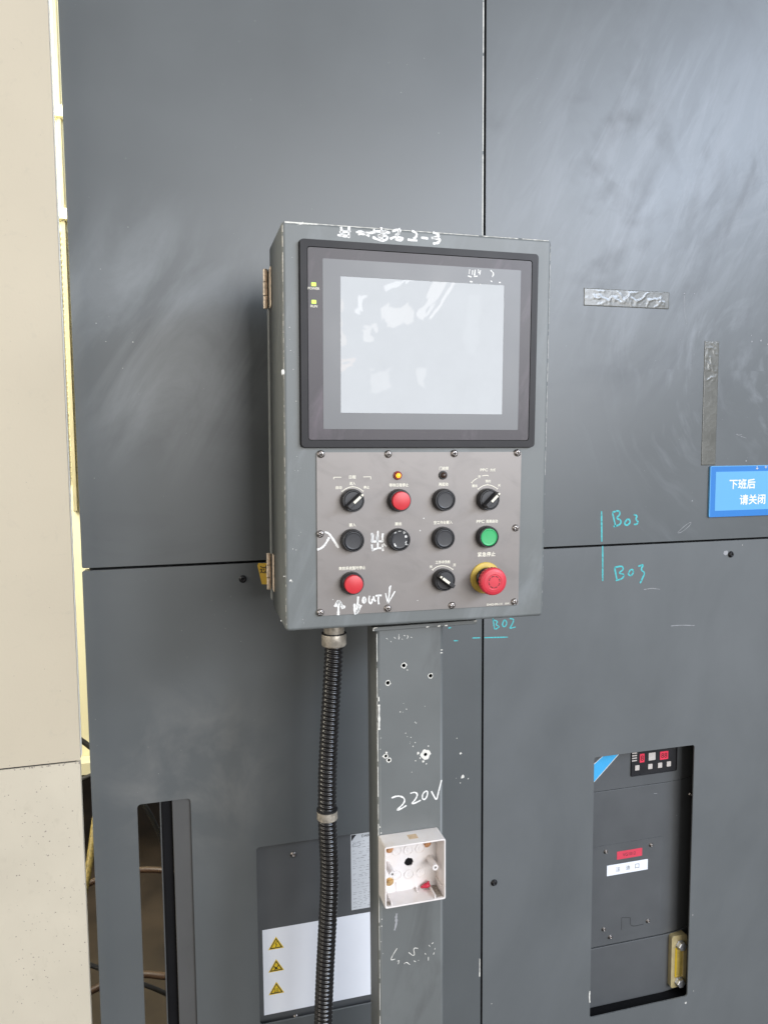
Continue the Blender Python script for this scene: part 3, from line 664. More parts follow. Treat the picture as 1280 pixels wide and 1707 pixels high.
cr = thing('cream_machine', 'pale cream machine with ribs and mesh guard glimpsed through the gap at left', 'machine', (-300, -1400, 0))
D2 = 1380; fz = 2600/1220
def sl(y): return 1450+2600*(743-y)/1280*1.033
part('body', MB().box(-1500, 140, -D2-500, -D2, sl(1237), 4200), m_cream, cr, bevel=6)
part('side_pillar', MB().box(-312, -300, -D2, -D2+18, sl(840), sl(18)), m_cgrid, cr, bevel=2)
for y in (8, 262, 405): part('cross_beam', MB().box(-1500, 140, -D2+.5, -D2+34, sl(y+10), sl(y-6)), m_cream, cr, bevel=3)
g = MB()
for i in range(30): g.box(-420+i*9, -418+i*9, -D2+2, -D2+5, sl(800), sl(430))
for i in range(46): g.box(-420, -150, -D2+5.1, -D2+8, sl(430+8*i)-1.2, sl(430+8*i)+1.2)
part('mesh_guard', g, m_cgrid, cr)
part('round_port', MB().lathe(-262, sl(868), [(0, -D2+1), (24, -D2+1), (24, -D2+12), (16, -D2+12), (16, -D2+4), (0, -D2+4)], 24), m_cgrid, cr)
part('socket_box', MB().box(-290, -235, -D2+.5, -D2+20, sl(912), sl(888)), m_gink, cr, bevel=2)
part('ledge', MB().box(-1500, 140, -D2+.5, -D2+60, sl(1240)-4, sl(1222)), m_cream, cr, bevel=3)
bw = thing('workshop_partition', 'brown shadowed partition behind the floor hoses', 'partition', (0, -2600, 0))
part('board', MB().box(-2500, 900, -2660, -2600, 0, 1200), m_pipe, bw, bevel=4)
hg = 'hoses lying on the floor behind the slot'
def hose(label, path, r, m):
    o = MB(); pts = []
    for i in range(len(path)-1):
        for k in range(6):
            t = k/6; p0 = path[max(i-1, 0)]; p1 = path[i]; p2 = path[i+1]; p3 = path[min(i+2, len(path)-1)]
            pts.append(tuple(.5*((2*b)+(c-a)*t+(2*a-5*b+4*c-d)*t*t+(3*b-a-3*c+d)*t**3) for a, b, c, d in zip(p0, p1, p2, p3)))
    pts.append(path[-1]); o.tube(pts, r, 10)
    return tag(part('floor_hose', o, m, sm=True), label, 'hose', hg)
hose('brown hose curving behind the tall slot', [(-520, -520, 300), (-250, -620, 420), (-60, -560, 470), (60, -480, 420), (120, -430, 260)], 7, m_pipe)
hose('dull brass pipe with bends low behind the tall slot', [(-420, -500, 170), (-160, -520, 250), (-40, -470, 270), (20, -420, 330), (80, -400, 350)], 8, m_pipe)
hose('black cable crossing the narrow gap at left', [(-600, -700, 700), (-330, -640, 800), (-200, -600, 760), (-60, -560, 560), (0, -540, 200)], 6, m_black)
hose('yellow braided hose near the floor in the narrow gap', [(-600, -600, 60), (-330, -520, 330), (-230, -480, 450), (-200, -600, 600)], 8, m_yhose)

hose('thin black cable looping high behind the tall slot', [(-500, -800, 520), (-200, -760, 640), (-40, -700, 700), (60, -620, 600), (110, -560, 420)], 6, m_black)
hose('black cable drooping across the lower part of the slot', [(-300, -420, 420), (-80, -400, 300), (0, -390, 250), (90, -380, 260)], 5, m_black)

# ------------------------------------------------------------------ support post
PX0, PX1, PD = 253.6, 349.4, 240.0
post = thing('support_post', 'grey rectangular steel post carrying the control box', 'post', (301.5, 213, 0))
tp = [(248.8,1206.6),(397.4,1204.1),(248.8,1200.9)]
PT = tp[2][1]-.2
tb = MB(); out = [(PX0+PX1)/2, 213]
o1 = rrect(PX0, PX1, PD-53, PD, 5, 5); o2 = rrect(PX0+3, PX1-3, PD-50, PD-3, 3, 5)
lo_o = [tb.v(x, d, 0) for x, d in o1]; hi_o = [tb.v(x, d, PT) for x, d in o1]; lo_i = [tb.v(x, d, 0) for x, d in o2]; hi_i = [tb.v(x, d, PT) for x, d in o2]
n_ = len(o1)
for i in range(n_):
    j = (i+1) % n_
    tb.face([lo_o[i], lo_o[j], hi_o[j], hi_o[i]]); tb.face([lo_i[j], lo_i[i], hi_i[i], hi_i[j]]); tb.face([hi_o[i], hi_o[j], hi_i[j], hi_i[i]]); tb.face([lo_o[j], lo_o[i], lo_i[i], lo_i[j]])
tube_o = part('tube', tb, m_post, post)
holes = [(292.1,1150.3),(330.3,1132.6),(269.5,1128.1),(265.8,1026.1),(270.2,1019.9),(322.6,1021.8)]
cb = MB()
for (x, z), r_ in zip(holes, (2.7, 2.7, 2.7, 2.1, 2.1, 2.4)): cb.lathe(x, z, [(0, PD-20), (r_, PD-20), (r_, PD+20), (0, PD+20)], 16)
boolean(tube_o, cb)
for p_ in tube_o.data.polygons: p_.use_smooth = abs(p_.normal.z) < .5 and abs(p_.normal.x) > .02 and abs(p_.normal.y) > .02
b = MB()
for (x, z), r_, rr in zip(holes, (2.7, 2.7, 2.7, 2.1, 2.1, 2.4), (4.0, 3.8, 3.9, 3.4, 3.5, 7.2)):
    b.plate(circle(x, z, rr, 22, .16), [circle(x, z, r_*1.02, 14)], PD+.03, PD+.15)
for q, r_ in zip([(312.0,1024.8),(326.8,1033.2),(308.2,1014.5),(319.5,1012.3),(323.9,1008.4),(314.8,1017.4),(266.4,1030.5),(262.2,1025.7),(297.0,1143.6),(302.7,998.9)], (2.2, .8, .8, 1.6, .8, 1.0, 1.6, 1.3, .8, .6)): b.blob(q[0], q[1], r_, PD+.03)
for _ in range(16):
    q = random.choice([(295.4,1052.6),(291.3,1089.0),(306.3,1073.7),(301.9,1044.5),(260.7,1115.0),(327.0,1093.9)]); b.blob(q[0]+random.gauss(0, 3), q[1]+random.gauss(0, 4), random.uniform(.25, .75), PD+.03)
part('paint_chips', b, m_chip_glint, post)
b = MB()
q = [(251.2,1099.2),(250.9,1063.8),(250.6,1109.7),(250.3,1002.8),(342.3,1167.6)]
z = PT-4
while z > 560:
    l = random.uniform(12, 60); b.ribbon([(PX0+1.3, z), (PX0+1.2, z-l/2), (PX0+1.35, z-l)], random.uniform(.35, .9), PD-1.3, .3, .3); z -= l+random.uniform(2, 14)  # highlight down the left edge of the post, painted as broken pale ribbons
b.ribbon([(PX0+3.2, q[0][1]), (PX0+3.3, (q[0][1]+q[1][1])/2), (PX0+3.0, q[1][1])], 2.6, PD-.2, .45, .3)
b.ribbon([(PX0+2.8, q[2][1]), (PX0+3.0, q[2][1]-6)], 1.8, PD-.2, .4, .3)
for k in range(16): z = random.uniform(650, q[1][1]); b.blob(PX0+random.uniform(2.6, 6), z, random.uniform(.3, .9), PD-.05)
b.ribbon([(PX1-4.5, q[4][1]), (PX1-1.5, q[4][1])], 1.2, PD-.1, .3, .3); b.ribbon([(PX1-5, q[4][1]-4), (PX1-1.5, q[4][1]-4)], 1.2, PD-.1, .3, .3)
part('edge_wear_and_highlight', b, m_chip_glint, post)
strokes('handwriting', [[(273.5,965.8),(282.1,967.9),(290.7,964.6),(292.8,958.9),(288.4,953.1),(279.8,947.3),(286.3,948.0),(294.9,952.2)],[(300.4,968.7),(307.0,970.0),(311.3,966.2),(308.0,959.1),(301.4,953.5),(306.9,953.8),(315.6,957.0)],[(322.3,969.1),(317.9,965.3),(317.8,957.8),(322.2,957.2),(325.5,963.3),(325.6,968.7),(322.3,969.1)],[(331.1,968.0),(334.4,961.0),(338.8,953.3),(341.0,963.4),(346.1,982.3)]], 2.0, PD+.04, m_marker, post, 'white handwritten 220V', .25)
strokes('faded_writing', [[(280.1,746.1),(274.6,738.8),(270.0,730.0),(277.1,730.8)],[(280.3,726.8),(283.6,727.8),(281.4,722.4)],[(290.2,721.0),(293.5,723.4),(298.5,718.3)],[(296.9,737.0),(302.7,730.9),(306.0,731.1),(303.6,742.5),(311.0,740.2)],[(304.3,723.0),(307.3,720.8)],[(311.0,721.7),(311.8,722.4)],[(326.9,742.3),(328.6,739.5)],[(331.2,743.2),(333.7,744.7)],[(335.3,734.0),(336.5,735.8)],[(333.6,726.7),(334.8,729.8)],[(326.1,724.7),(326.0,719.2)],[(321.0,730.8),(322.4,728.8)]], .9, PD+.04, m_chip_glint, post, 'flaking remains of white handwriting', .4)
strokes('faded_writing', [[(267.4,1190.0),(269.7,1188.3)],[(278.4,1190.7),(280.8,1188.2)],[(285.5,1194.1),(284.7,1185.6),(286.3,1190.1)],[(289.5,1187.6),(290.6,1185.9)],[(291.9,1192.0),(294.3,1191.1)],[(296.7,1191.7),(298.6,1190.0),(296.6,1187.0)],[(273.6,1185.6),(274.4,1184.0)],[(302.2,1188.9),(303.8,1188.0)]], .6, PD+.04, m_chip_glint, post, 'scratched writing under the top plate', .4)
strokes('streaks', [(279.9,797.5),(278.6,791.2),(279.5,784.4),(276.5,773.3)], 3.0, PD+.03, m_gink, post, jit=.5)
tpl = part('top_plate', MB().box(tp[0][0]-.5, tp[1][0], PD-120, PD+3, tp[2][1], tp[0][1]), m_post, post, bevel=1.2)
b = MB()
zt_ = (tp[0][1]+tp[2][1])/2
b.ribbon([(tp[0][0]+.3, tp[2][1]+1), (tp[0][0]+.3, tp[0][1]-.8), (tp[0][0]+6, tp[0][1]-.6)], 1.1, PD+3, .4)
for xx in (.5, .61, .68): b.ribbon([(tp[0][0]+xx*(tp[1][0]-tp[0][0]), tp[2][1]+1), (tp[0][0]+xx*(tp[1][0]-tp[0][0])+4, tp[2][1]+1.4)], 1.5, PD+3, .4)
b.ribbon([(tp[1][0]-5, tp[0][1]-1), (tp[1][0]-.6, tp[0][1]-1)], 1.2, PD+3, .4)
part('edge_wear_and_highlight', b, m_chip_glint, tpl)

# ------------------------------------------------------------------ flexible conduit
CD = 190.0     # 1.03 m from the camera
cp = [(206.2,1177.0),(205.0,1151.5),(201.9,1108.9),(197.6,1049.0),(194.2,988.5),(193.0,929.8),(193.7,891.6),(194.9,851.3),(193.9,811.1),(191.7,775.4),(189.4,739.6),(186.0,685.5),(182.8,615.2)]
cp = cp+[(cp[-1][0]-4, cp[-1][1]-150), (cp[-1][0]+6, cp[-1][1]-330), (cp[-1][0]+20, 5)]
con = thing('flexible_conduit', 'black corrugated flexible conduit hanging from the control box beside the post', 'conduit', (cp[-1][0], CD, 0))
dense = []
for i in range(len(cp)-1):
    for k in range(24):
        t = k/24; p0 = cp[max(i-1, 0)]; p1 = cp[i]; p2 = cp[i+1]; p3 = cp[min(i+2, len(cp)-1)]
        dense.append(tuple(.5*((2*b_)+(c-a)*t+(2*a-5*b_+4*c-d)*t*t+(3*b_-a-3*c+d)*t**3) for a, b_, c, d in zip(p0, p1, p2, p3)))
dense.append(cp[-1])
cum = [0]
for a, b_ in zip(dense, dense[1:]): cum.append(cum[-1]+math.hypot(a[0]-b_[0], a[1]-b_[1]))
def along(s_):
    for i in range(len(cum)-1):
        if cum[i+1] >= s_:
            t = (s_-cum[i])/((cum[i+1]-cum[i]) or 1); return (dense[i][0]+(dense[i+1][0]-dense[i][0])*t, CD, dense[i][1]+(dense[i+1][1]-dense[i][1])*t)
    return (dense[-1][0], CD, dense[-1][1])
# helical corrugation: ring vertices offset along the hose by the turn angle
hb = MB(); pitch = 6.3; SEG = 24; step = pitch/7; total = cum[-1]; prev = None; s_ = 0
zcl = (193.4,929.7)[1]
while s_ <= total:
    c0 = Vector(along(s_)); c1 = Vector(along(min(total, s_+1))); tdir = (c1-c0); tdir = Vector((tdir.x, -tdir.y, tdir.z)).normalized() if tdir.length > 1e-6 else Vector((0, 0, -1))
    a = tdir.cross(Vector((0, 1, 0))).normalized(); b_ = tdir.cross(a).normalized(); ctr = Vector((c0.x, -c0.y, c0.z)); ring = []
    for k in range(SEG):
        th = 2*math.pi*k/SEG; ph = ((s_/pitch+k/SEG) % 1.0)
        prof = 1.0 if ph < .62 else .0
        hgt = math.sin(math.pi*ph/.68)**.6 if ph < .68 else 0
        rr = 11.4+1.9*hgt
        ring.append(hb.bm.verts.new(ctr+rr*(math.cos(th)*a+math.sin(th)*b_)))
    if prev:
        for k in range(SEG): j = (k+1) % SEG; hb.face([prev[k], prev[j], ring[j], ring[k]])
    prev = ring; s_ += step
part('hose', hb, m_hose, con, sm=True)
def collar(name, zc, prof, m):
    b = MB(); rings = []
    x = min(dense, key=lambda p: abs(p[1]-zc))[0]
    for r_, dz in prof:
        rings.append([b.v(x+r_*math.cos(2*math.pi*i/28), CD+r_*math.sin(2*math.pi*i/28), zc+dz) for i in range(28)])
    for p, q in zip(rings, rings[1:]):
        for i in range(28): j = (i+1) % 28; b.face([p[i], p[j], q[j], q[i]])
    b.face(rings[0]); b.face(rings[-1])
    o = part(name, b, m, con, sm=True)
    md = o.modifiers.new('es', 'EDGE_SPLIT'); md.split_angle = math.radians(40)
    return o
ft = [(206.4,1193.9),(206.4,1188.8),(206.1,1171.9)]
collar('fitting', ft[2][1], [(14, -1), (16.4, .5), (17.2, 2), (17.2, ft[1][1]-ft[2][1]-2), (16.5, ft[1][1]-ft[2][1])], m_fit)
collar('fitting', ft[1][1], [(14.2, 1.5), (14.2, 16)], m_fit)
collar('seal_ring', ft[1][1], [(16.6, .2), (17.3, .4), (17.3, 1.4), (16.4, 1.5)], m_black)
collar('clamp_ring', zcl, [(13.8, -6.6), (14.6, -6), (14.6, 5.4), (13.6, 6.0)], m_fit)
collar('seal_ring', zcl, [(13.7, 6.1), (14.9, 6.3), (14.9, 8.4), (13.4, 8.8)], m_black)

# ------------------------------------------------------------------ open plastic wiring box on the post
BX0, BX1, BZ0, BZ1, BDP = 254.0, 340.0, 829.0, 915.0, 34.0
d0 = PD+.3
wb = thing('wiring_box', 'open white plastic wiring box screwed to the grey post', 'junction box', ((BX0+BX1)/2, PD, BZ0))
cxb, czb = (BX0+BX1)/2, (BZ0+BZ1)/2
hole = (297.1,871.1)
part('back', MB().plate(rrect(BX0+.5, BX1-.5, BZ0+.5, BZ1-.5, 2), [circle(hole[0], hole[1], 6.2, 18, .10)], d0, d0+2), m_plast, wb)
part('side_walls', MB().plate(rrect(BX0, BX1, BZ0, BZ1, 2.5), [rrect(BX0+2.2, BX1-2.2, BZ0+2.2, BZ1-2.2, 1.5)], d0+.2, d0+BDP), m_plast, wb, bevel=.6)
part('cable_hole', MB().lathe(hole[0], hole[1], [(0, d0-.1), (7.2, d0-.1), (7.2, d0+.15), (0, d0+.15)], 18), m_void, wb)
for q, zz in (((266.1,872.7), 0), ((327.2,872.7), 0)):
    sp = MB(); sp.lathe(q[0], q[1], [(4.6, d0+2), (4.2, d0+28), (1.7, d0+28), (1.7, d0+16), (0, d0+16)], 18)
    part('screw_pillar', sp, m_plast, wb)
for q in ((296.7,889.0), (313.6,889.0), (297.2,853.7), (315.0,853.4), (279.7,855.5), (279.9,890.5)):
    part('knockout_ring', MB().lathe(0, 0, [(6.9, 0), (6.9, 1.0), (6.0, 1.0), (5.8, .3), (2.6, .3), (2.4, .9), (0, .9)], 22), m_plast, wb, at=(q[0], d0+2.02, q[1]))
for q, m_ in (((269.0,847.2), m_brass), ((269.5,894.7), m_rust), ((323.7,894.7), m_rust)):
    s1 = part('screw', MB().lathe(0, 0, [(0, 0), (6.0, 0), (6.0, .6), (5.6, .9), (0, .9)], 20), m_, wb, at=(q[0], d0+2.05, q[1]))
    hx = MB(); hx.lathe(0, 0, [(0, .9), (3.9, .9), (3.9, 3.6), (3.2, 4.2), (0, 4.2)], 6); part('hex_head', hx, m_, s1)
for bx in ((BX0+9, BX0+10.4, d0+2, d0+32, BZ0+2.3, BZ0+7), (BX1-15, BX1-13.6, d0+2, d0+32, BZ0+2.3, BZ0+7), (BX1-34, BX1-33, d0+2, d0+12, BZ0+2.3, BZ0+5), (BX1-4.5, BX1-2.3, d0+2, d0+26, BZ0+14, BZ0+15.4), (BX0+24, BX0+24.8, d0+2.05, d0+3, BZ0+3, BZ0+16)):
    part('rib', MB().box(*bx), m_plast, wb)
gr_ = MB(); gr_.box(BX1-12.5, BX1-3, d0+3, d0+31, BZ0+2.3, BZ0+2.9); gr_.box(BX0+2.6, BX0+8.6, d0+22, d0+31, BZ0+2.3, BZ0+2.9)
part('grit', gr_, m_dirt, wb)
part('top_knockout', MB().box(cxb-5, cxb+8, d0+10, d0+22, BZ1-.1, BZ1+.15), m_tan, wb)
q0, q1 = (312.9,830.7), (326.4,832.1)
tb2 = MB(); zc_ = BZ0+6.6
tb2.tube([(q0[0], d0+7, zc_-1), (q0[0]+5, d0+7, zc_), (q1[0]-5, d0+8, zc_+1.2), (q1[0]-1, d0+8, zc_+2)], [1.2, 3.0, 3.6, 3.0], 14)
tb2.tube([(q1[0]-4, d0+8, zc_+1), (q1[0]-2.5, d0+8, zc_+6.5)], [2.2, 1.2], 10)
part('wire_cap', tb2, m_wire, wb, sm=True)

# ------------------------------------------------------------------ control box (hangs a little out of true with the wall)
cbx = bpy.data.objects.new('control_box', None); C.objects.link(cbx); cbx.empty_display_size = .1
mw = Matrix([[0.999908, 0.011704, 0.006839], [-0.011607, 0.999835, -0.01398], [-0.007002, 0.013899, 0.999879]]).to_4x4()
mw.translation = (0.3055, -0.27014, 1.21416)
cbx.matrix_world = mw
tag(cbx, 'grey steel operator control box with display, push buttons and red emergency stop', 'control box')
OFF[cbx.name] = Vector((0, 0, -251.5))*S
HW, HH = 177.0, 251.5
# cover: a folded steel box with rounded front edges
def rounded_box(mb, x0, x1, z0, z1, dback, dfront, R=4.0, n=4):
    prof = [(R*(1-math.sin(math.radians(90*k/n))), dfront-R+R*math.cos(math.radians(90*k/n))) for k in range(n+1)]
    loops = []
    for ins, d in prof+[(0, dback)]:
        loops.append([mb.v(x, d, z) for x, z in rrect(x0+ins, x1-ins, z0+ins, z1-ins, max(.6, R-ins+.5), 3)])
    mb.face(loops[0])
    for a, b in zip(loops, loops[1:]):
        m_ = len(a)
        for i in range(m_): j = (i+1) % m_; mb.face([a[i], a[j], b[j], b[i]])
    mb.face(loops[-1])
b = MB(); rounded_box(b, -HW, HW, -HH, HH, -132, 0, 4.5, 5)
cover = part('cover', b, m_box, cbx, sm=True)
md = cover.modifiers.new('wn', 'WEIGHTED_NORMAL'); md.keep_sharp = False; md.weight = 90
part('rear_case', MB().box(-HW-2.5, HW-3, -150, -134, -HH+12, HH-30), m_box, cbx, bevel=1.2)
part('door_seal', MB().box(-HW+3, HW-6, -134, -132, -HH+6, HH-6), m_black, cbx)
# worn edges of the cover and the painted highlight on its top edge
b = MB()
def edge_run(p, q, n, w0, w1, skip):
    """broken pale line (chips, painted highlight) following the rounded edge of the cover"""
    pts = [(p[0]+(q[0]-p[0])*i/n, p[1]+(q[1]-p[1])*i/n) for i in range(n+1)]
    run = []
    for i, pt in enumerate(pts):
        if random.random() < skip:
            if len(run) > 1: out_run(run, w0, w1)
            run = []
        else: run.append(pt)
    if len(run) > 1: out_run(run, w0, w1)
def out_run(run, w0, w1):
    horiz = abs(run[0][1]-run[-1][1]) < abs(run[0][0]-run[-1][0])
    vs = []
    for x, z in run:
        w_ = random.uniform(w0, w1); row = []
        for k in range(4):
            a = math.radians(45)+(k/3-.5)*w_/4.5
            e_ = 4.5*(1-math.sin(a))-.12; d_ = -4.5+4.5*math.cos(a)+.12
            row.append(b.v(x, d_, HH-e_) if horiz else b.v(-HW+e_ if x < 0 else HW-e_, d_, z))
        vs.append(row)
    for r0, r1 in zip(vs, vs[1:]):
        for k in range(3): b.face([r0[k], r0[k+1], r1[k+1], r1[k]])
edge_run((-HW+4, HH), (HW-4, HH), 120, .8, 2.2, .05)  # light caught on the top bevel, painted as a pale chipped line
edge_run((-HW+4, HH), (-HW+44, HH), 16, 2.8, 4.6, .0)
edge_run((-HW, HH-5), (-HW, HH-60), 26, .6, 1.6, .12)
edge_run((-HW, HH-60), (-HW, -HH+8), 150, .15, .6, .3)
edge_run((HW, HH-6), (HW, -60), 120, .5, 1.6, .12)
edge_run((HW, -60), (HW, -HH+8), 60, .2, .7, .4)
part('edge_wear_and_highlight', b, m_chip_glint, cover)
b = MB()
q = [(-156.8,252.8),(-151.3,250.9),(-149.6,252.8)]
b.plate([(q[0][0]-2, HH-4.6), (q[0][0]+1, HH-3.6), (q[1][0], q[1][1]+.6), (q[2][0]+2, HH-4.2), (q[0][0]+8, HH-2.6)], [], .03, .16)
for (x, z), r_ in zip([(-170.0,-186.1),(-178.1,-180.7),(-168.3,-187.9),(-182.5,-237.1)], (1.4, .7, .5, .6)): b.blob(x, z, r_, .03)
for _ in range(26):
    b.blob(random.uniform(-HW+3, -HW+28), random.uniform(-HH+10, HH-20), random.uniform(.15, .5), .03)
q = (-176.9,72.0); b.blob(q[0], q[1], 1.6, .03, az=2.4)
part('paint_chips', b, m_chip_glint, cover)
strokes('handwriting', [[(-104.6,248.8),(-103.7,243.4),(-103.4,237.3)],[(-94.3,250.1),(-95.0,244.0),(-95.0,236.0)],[(-109.1,238.7),(-101.4,238.0),(-93.7,238.5)],[(-106.5,242.0),(-92.4,244.1)],[(-85.9,243.3),(-80.7,244.9),(-74.2,243.5),(-69.0,239.5)],[(-83.3,241.1),(-74.2,242.9),(-61.1,245.0)],[(-63.8,248.5),(-61.1,245.0)],[(-53.9,251.7),(-53.5,243.0),(-53.2,235.6)],[(-61.1,246.2),(-50.6,246.9),(-42.7,245.6)],[(-48.0,248.4),(-51.9,243.1),(-58.5,240.8)],[(-58.5,240.2),(-46.6,242.2)],[(-65.1,239.2),(-57.2,236.0),(-47.9,235.9),(-45.3,241.1)],[(-40.0,247.6),(-32.1,250.7),(-30.7,245.8),(-36.0,242.9)],[(-31.4,252.0),(-29.4,248.4),(-34.7,241.8)],[(-42.7,238.2),(-36.0,241.7),(-25.3,240.5),(-29.3,237.1),(-36.0,238.6)],[(-14.7,250.0),(-7.9,247.9),(-8.6,242.9),(-12.6,240.1)],[(-20.0,239.2),(-14.6,238.6),(-7.2,238.6)],[(-2.5,242.6),(7.0,242.0)],[(13.1,250.0),(20.6,247.9),(20.7,244.8),(11.1,242.9)],[(12.5,243.0),(20.7,242.9),(22.8,240.5),(19.4,237.1),(13.2,236.3)]], 3.0, .03, m_marker, cover, 'white marker handwriting along the top of the cover', .3)
# hinges at the rear left
for q0, q1 in (((-184.3,221.2), (-185.0,167.9)), ((-185.0,-171.1), (-185.6,-223.1))):
    zc_ = (q0[1]+q1[1])/2; hl = abs(q0[1]-q1[1])/2
    h = part('hinge', MB().box(-HW-1.6, -HW-.2, -131, -112, zc_-hl, zc_+hl), m_hinge, cbx, bevel=.8)
    for k, (a0, a1) in enumerate(((-1, -.36), (-.33, .33), (.36, 1))):
        kb = MB(); r_ = 2.9+(.3 if k == 1 else 0); rings = []
        for zz in (zc_+a0*hl, zc_+a1*hl):
            rings.append([kb.v(-HW-6.2+r_*math.cos(2*math.pi*i/16), -134+r_*math.sin(2*math.pi*i/16), zz) for i in range(16)])
        for i in range(16): kb.face([rings[0][i], rings[0][(i+1) % 16], rings[1][(i+1) % 16], rings[1][i]])
        kb.face(rings[0]); kb.face(rings[1])
        part('knuckle', kb, m_hinge, h, bevel=.6)
    part('leaf', MB().box(-HW-4.2, -HW-2.8, -150, -134, zc_-hl*.9, zc_+hl*.9), m_hinge, h, bevel=.5)

# touch display
def px_rect(q): return ((q[0][0]+q[3][0])/2, (q[1][0]+q[2][0])/2, (q[2][1]+q[3][1])/2, (q[0][1]+q[1][1])/2)
hx0, hx1, hz0, hz1 = px_rect([(-156.7,229.8),(155.3,231.1),(156.2,-18.4),(-155.0,-20.4)])
hmi = part('touch_display', MB().plate(rrect(hx0, hx1, hz0, hz1, 4.5, 6), [rrect(hx0+8.5, hx1-8.5, hz0+8.5, hz1-8.5, 3.5, 5)], .05, 6.0), m_bezel, cbx, bevel=1.6, seg=3)
part('gasket', MB().plate(rrect(hx0-1.2, hx1+1.2, hz0-1.2, hz1+1.2, 6.5), [], .02, .8), m_black, hmi)
part('face_film', MB().plate(rrect(hx0+9.1, hx1-9.1, hz0+9.1, hz1-9.1, 3, 5), [], .9, 5.4), m_face, hmi, bevel=.35)
ox0, ox1, oz0, oz1 = px_rect([(-129.1,208.3),(132.1,209.3),(130.7,2.9),(-127.9,3.2)])
sx0, sx1, sz0, sz1 = px_rect([(-106.2,188.3),(109.1,189.2),(108.1,23.9),(-106.7,22.6)])
part('overlay_frame', MB().plate(rrect(ox0, ox1, oz0, oz1, 1.2), [rrect(sx0, sx1, sz0, sz1, .5)], 5.42, 5.75), m_over, hmi, bevel=.15)
part('screen', MB().box(sx0+.05, sx1-.05, 5.42, 5.58, sz0+.05, sz1-.05), m_disp, hmi)
for q, t, qt in (((-139.5,177.4), 'POWER', (-139.5,172.6)), ((-139.4,156.6), 'RUN', (-139.3,151.5))):
    part('status_light', MB().plate(rrect(-3, 3, -2.3, 2.3, .9), [], 0, .5), m_led, hmi, at=(q[0], 5.42, q[1]), bevel=.2)
    lettering('lettering', t, qt, 5.47, 2.9, m_print, hmi, .02)
b = MB()
for l in [[(60.8,206.2),(59.9,200.1)],[(64.8,205.2),(64.2,199.7)],[(68.1,206.0),(67.2,198.4)],[(72.4,206.9),(73.2,201.7)],[(75.4,205.8),(74.2,199.7)],[(58.3,197.9),(63.3,196.7)],[(66.6,197.4),(71.6,198.3)],[(61.1,191.1),(65.0,190.7)],[(89.1,206.6),(93.9,202.9),(91.6,198.2)],[(89.3,193.5),(91.7,192.1)],[(100.8,191.9),(103.5,191.8)],[(75.0,188.2),(76.0,188.2)]]: b.ribbon(l, 1.4, 5.77, .5)
part('paint_remnants', b, m_white, hmi)

# button plate
qx0, qx1, qz0, qz1 = px_rect([(-136.3,-24.2),(138.6,-27.3),(139.6,-233.3),(-136.8,-233.3)])
DP = 1.8
pl = part('button_plate', MB().plate(rrect(qx0, qx1, qz0, qz1, 1.2), [], .05, DP), m_plate, cbx, bevel=.35)
sh = MB(); sh.lathe(0, 0, [(0, 0), (4.9, 0), (4.9, .5), (4.5, 1.5), (3.6, 2.4), (2.2, 2.9), (0, 3.05)], 22)
scr = part('screw', sh, m_steel, pl, at=((-131.1,-28.0)[0], DP+.02, (-131.1,-28.0)[1]), sm=True)
ct = MB(); ct.box(-2.6, 2.6, 1.5, 5, -.45, .45); 
boolean(scr, ct); ct = MB(); ct.box(-.45, .45, 1.5, 5, -2.6, 2.6); boolean(scr, ct)
for p_ in scr.data.polygons: p_.use_smooth = True
part('cross_slot', MB().box(-2.3, 2.3, 1.45, 1.6, -.45, .45).box(-.45, .45, 1.45, 1.61, -2.3, 2.3), m_void, scr)
for q in [(-44.5,-28.3),(44.4,-27.8),(133.2,-27.2),(-132.4,-128.1),(132.7,-127.8),(-133.0,-228.8),(-44.6,-228.1),(43.6,-228.9),(133.1,-228.7)]:
    c_ = copy_part(scr, pl, (q[0], DP+.02, q[1])); c_.rotation_euler = (0, random.uniform(0, 1.5), 0)
# printed legends
for t, q, h_, w_ in (
    ('日程', (-91.0,-57.0), 4.3, 8.6), ('进入', (-91.0,-65.0), 4.0, 7.6), ('自动', (-108.5,-70.0), 4.0, 7.6), ('停止', (-72.9,-70.2), 3.8, 7.4),
    ('等待日程停止', (-30.2,-67.9), 4.4, 25.5), ('门启锁', (30.5,-46.8), 4.2, 12.4), ('再起动', (30.0,-67.7), 4.4, 12.8),
    ('PPC', (86.2,-49.5), 3.6, 10.5), ('方式', (98.5,-49.6), 3.8, 7.6), ('开', (79.8,-58.6), 3.6, 3.6), ('预约', (92.1,-64.4), 3.7, 7.4), ('搬出', (73.3,-70.3), 3.7, 7.2), ('关', (108.0,-70.1), 3.6, 3.6),
    ('搬入', (-91.1,-117.7), 4.4, 8.6), ('搬出', (-30.8,-117.9), 4.4, 8.6), ('数控系统暂时停止', (-91.4,-173.3), 4.4, 34.5),
    ('空工作台搬入', (30.1,-117.7), 4.4, 25.5), ('PPC', (82.3,-117.8), 4.0, 11.0), ('周期启动', (98.5,-117.9), 4.4, 16.5), ('紧急停止', (91.6,-162.1), 6.0, 25.0),
    ('工作冲洗枪', (30.3,-170.2), 4.2, 20.5), ('关', (14.0,-175.8), 3.8, 3.8), ('开', (46.5,-175.1), 3.8, 3.8), ('E34422-090-110', (104.4,-230.7), 2.6, 22.0), ('0-M', (122.5,-230.6), 2.6, 5.4)):
    lettering('lettering', t, q, DP+.05, h_, m_print, pl, .018, w_)
strokes('printed_lines', [[(-115.0,-59.5),(-115.0,-57.1),(-114.8,-57.0),(-105.3,-57.1)],[(-77.2,-57.0),(-67.5,-56.9),(-67.3,-57.1),(-67.2,-60.3)]], .8, DP+.03, m_print, pl, jit=0)
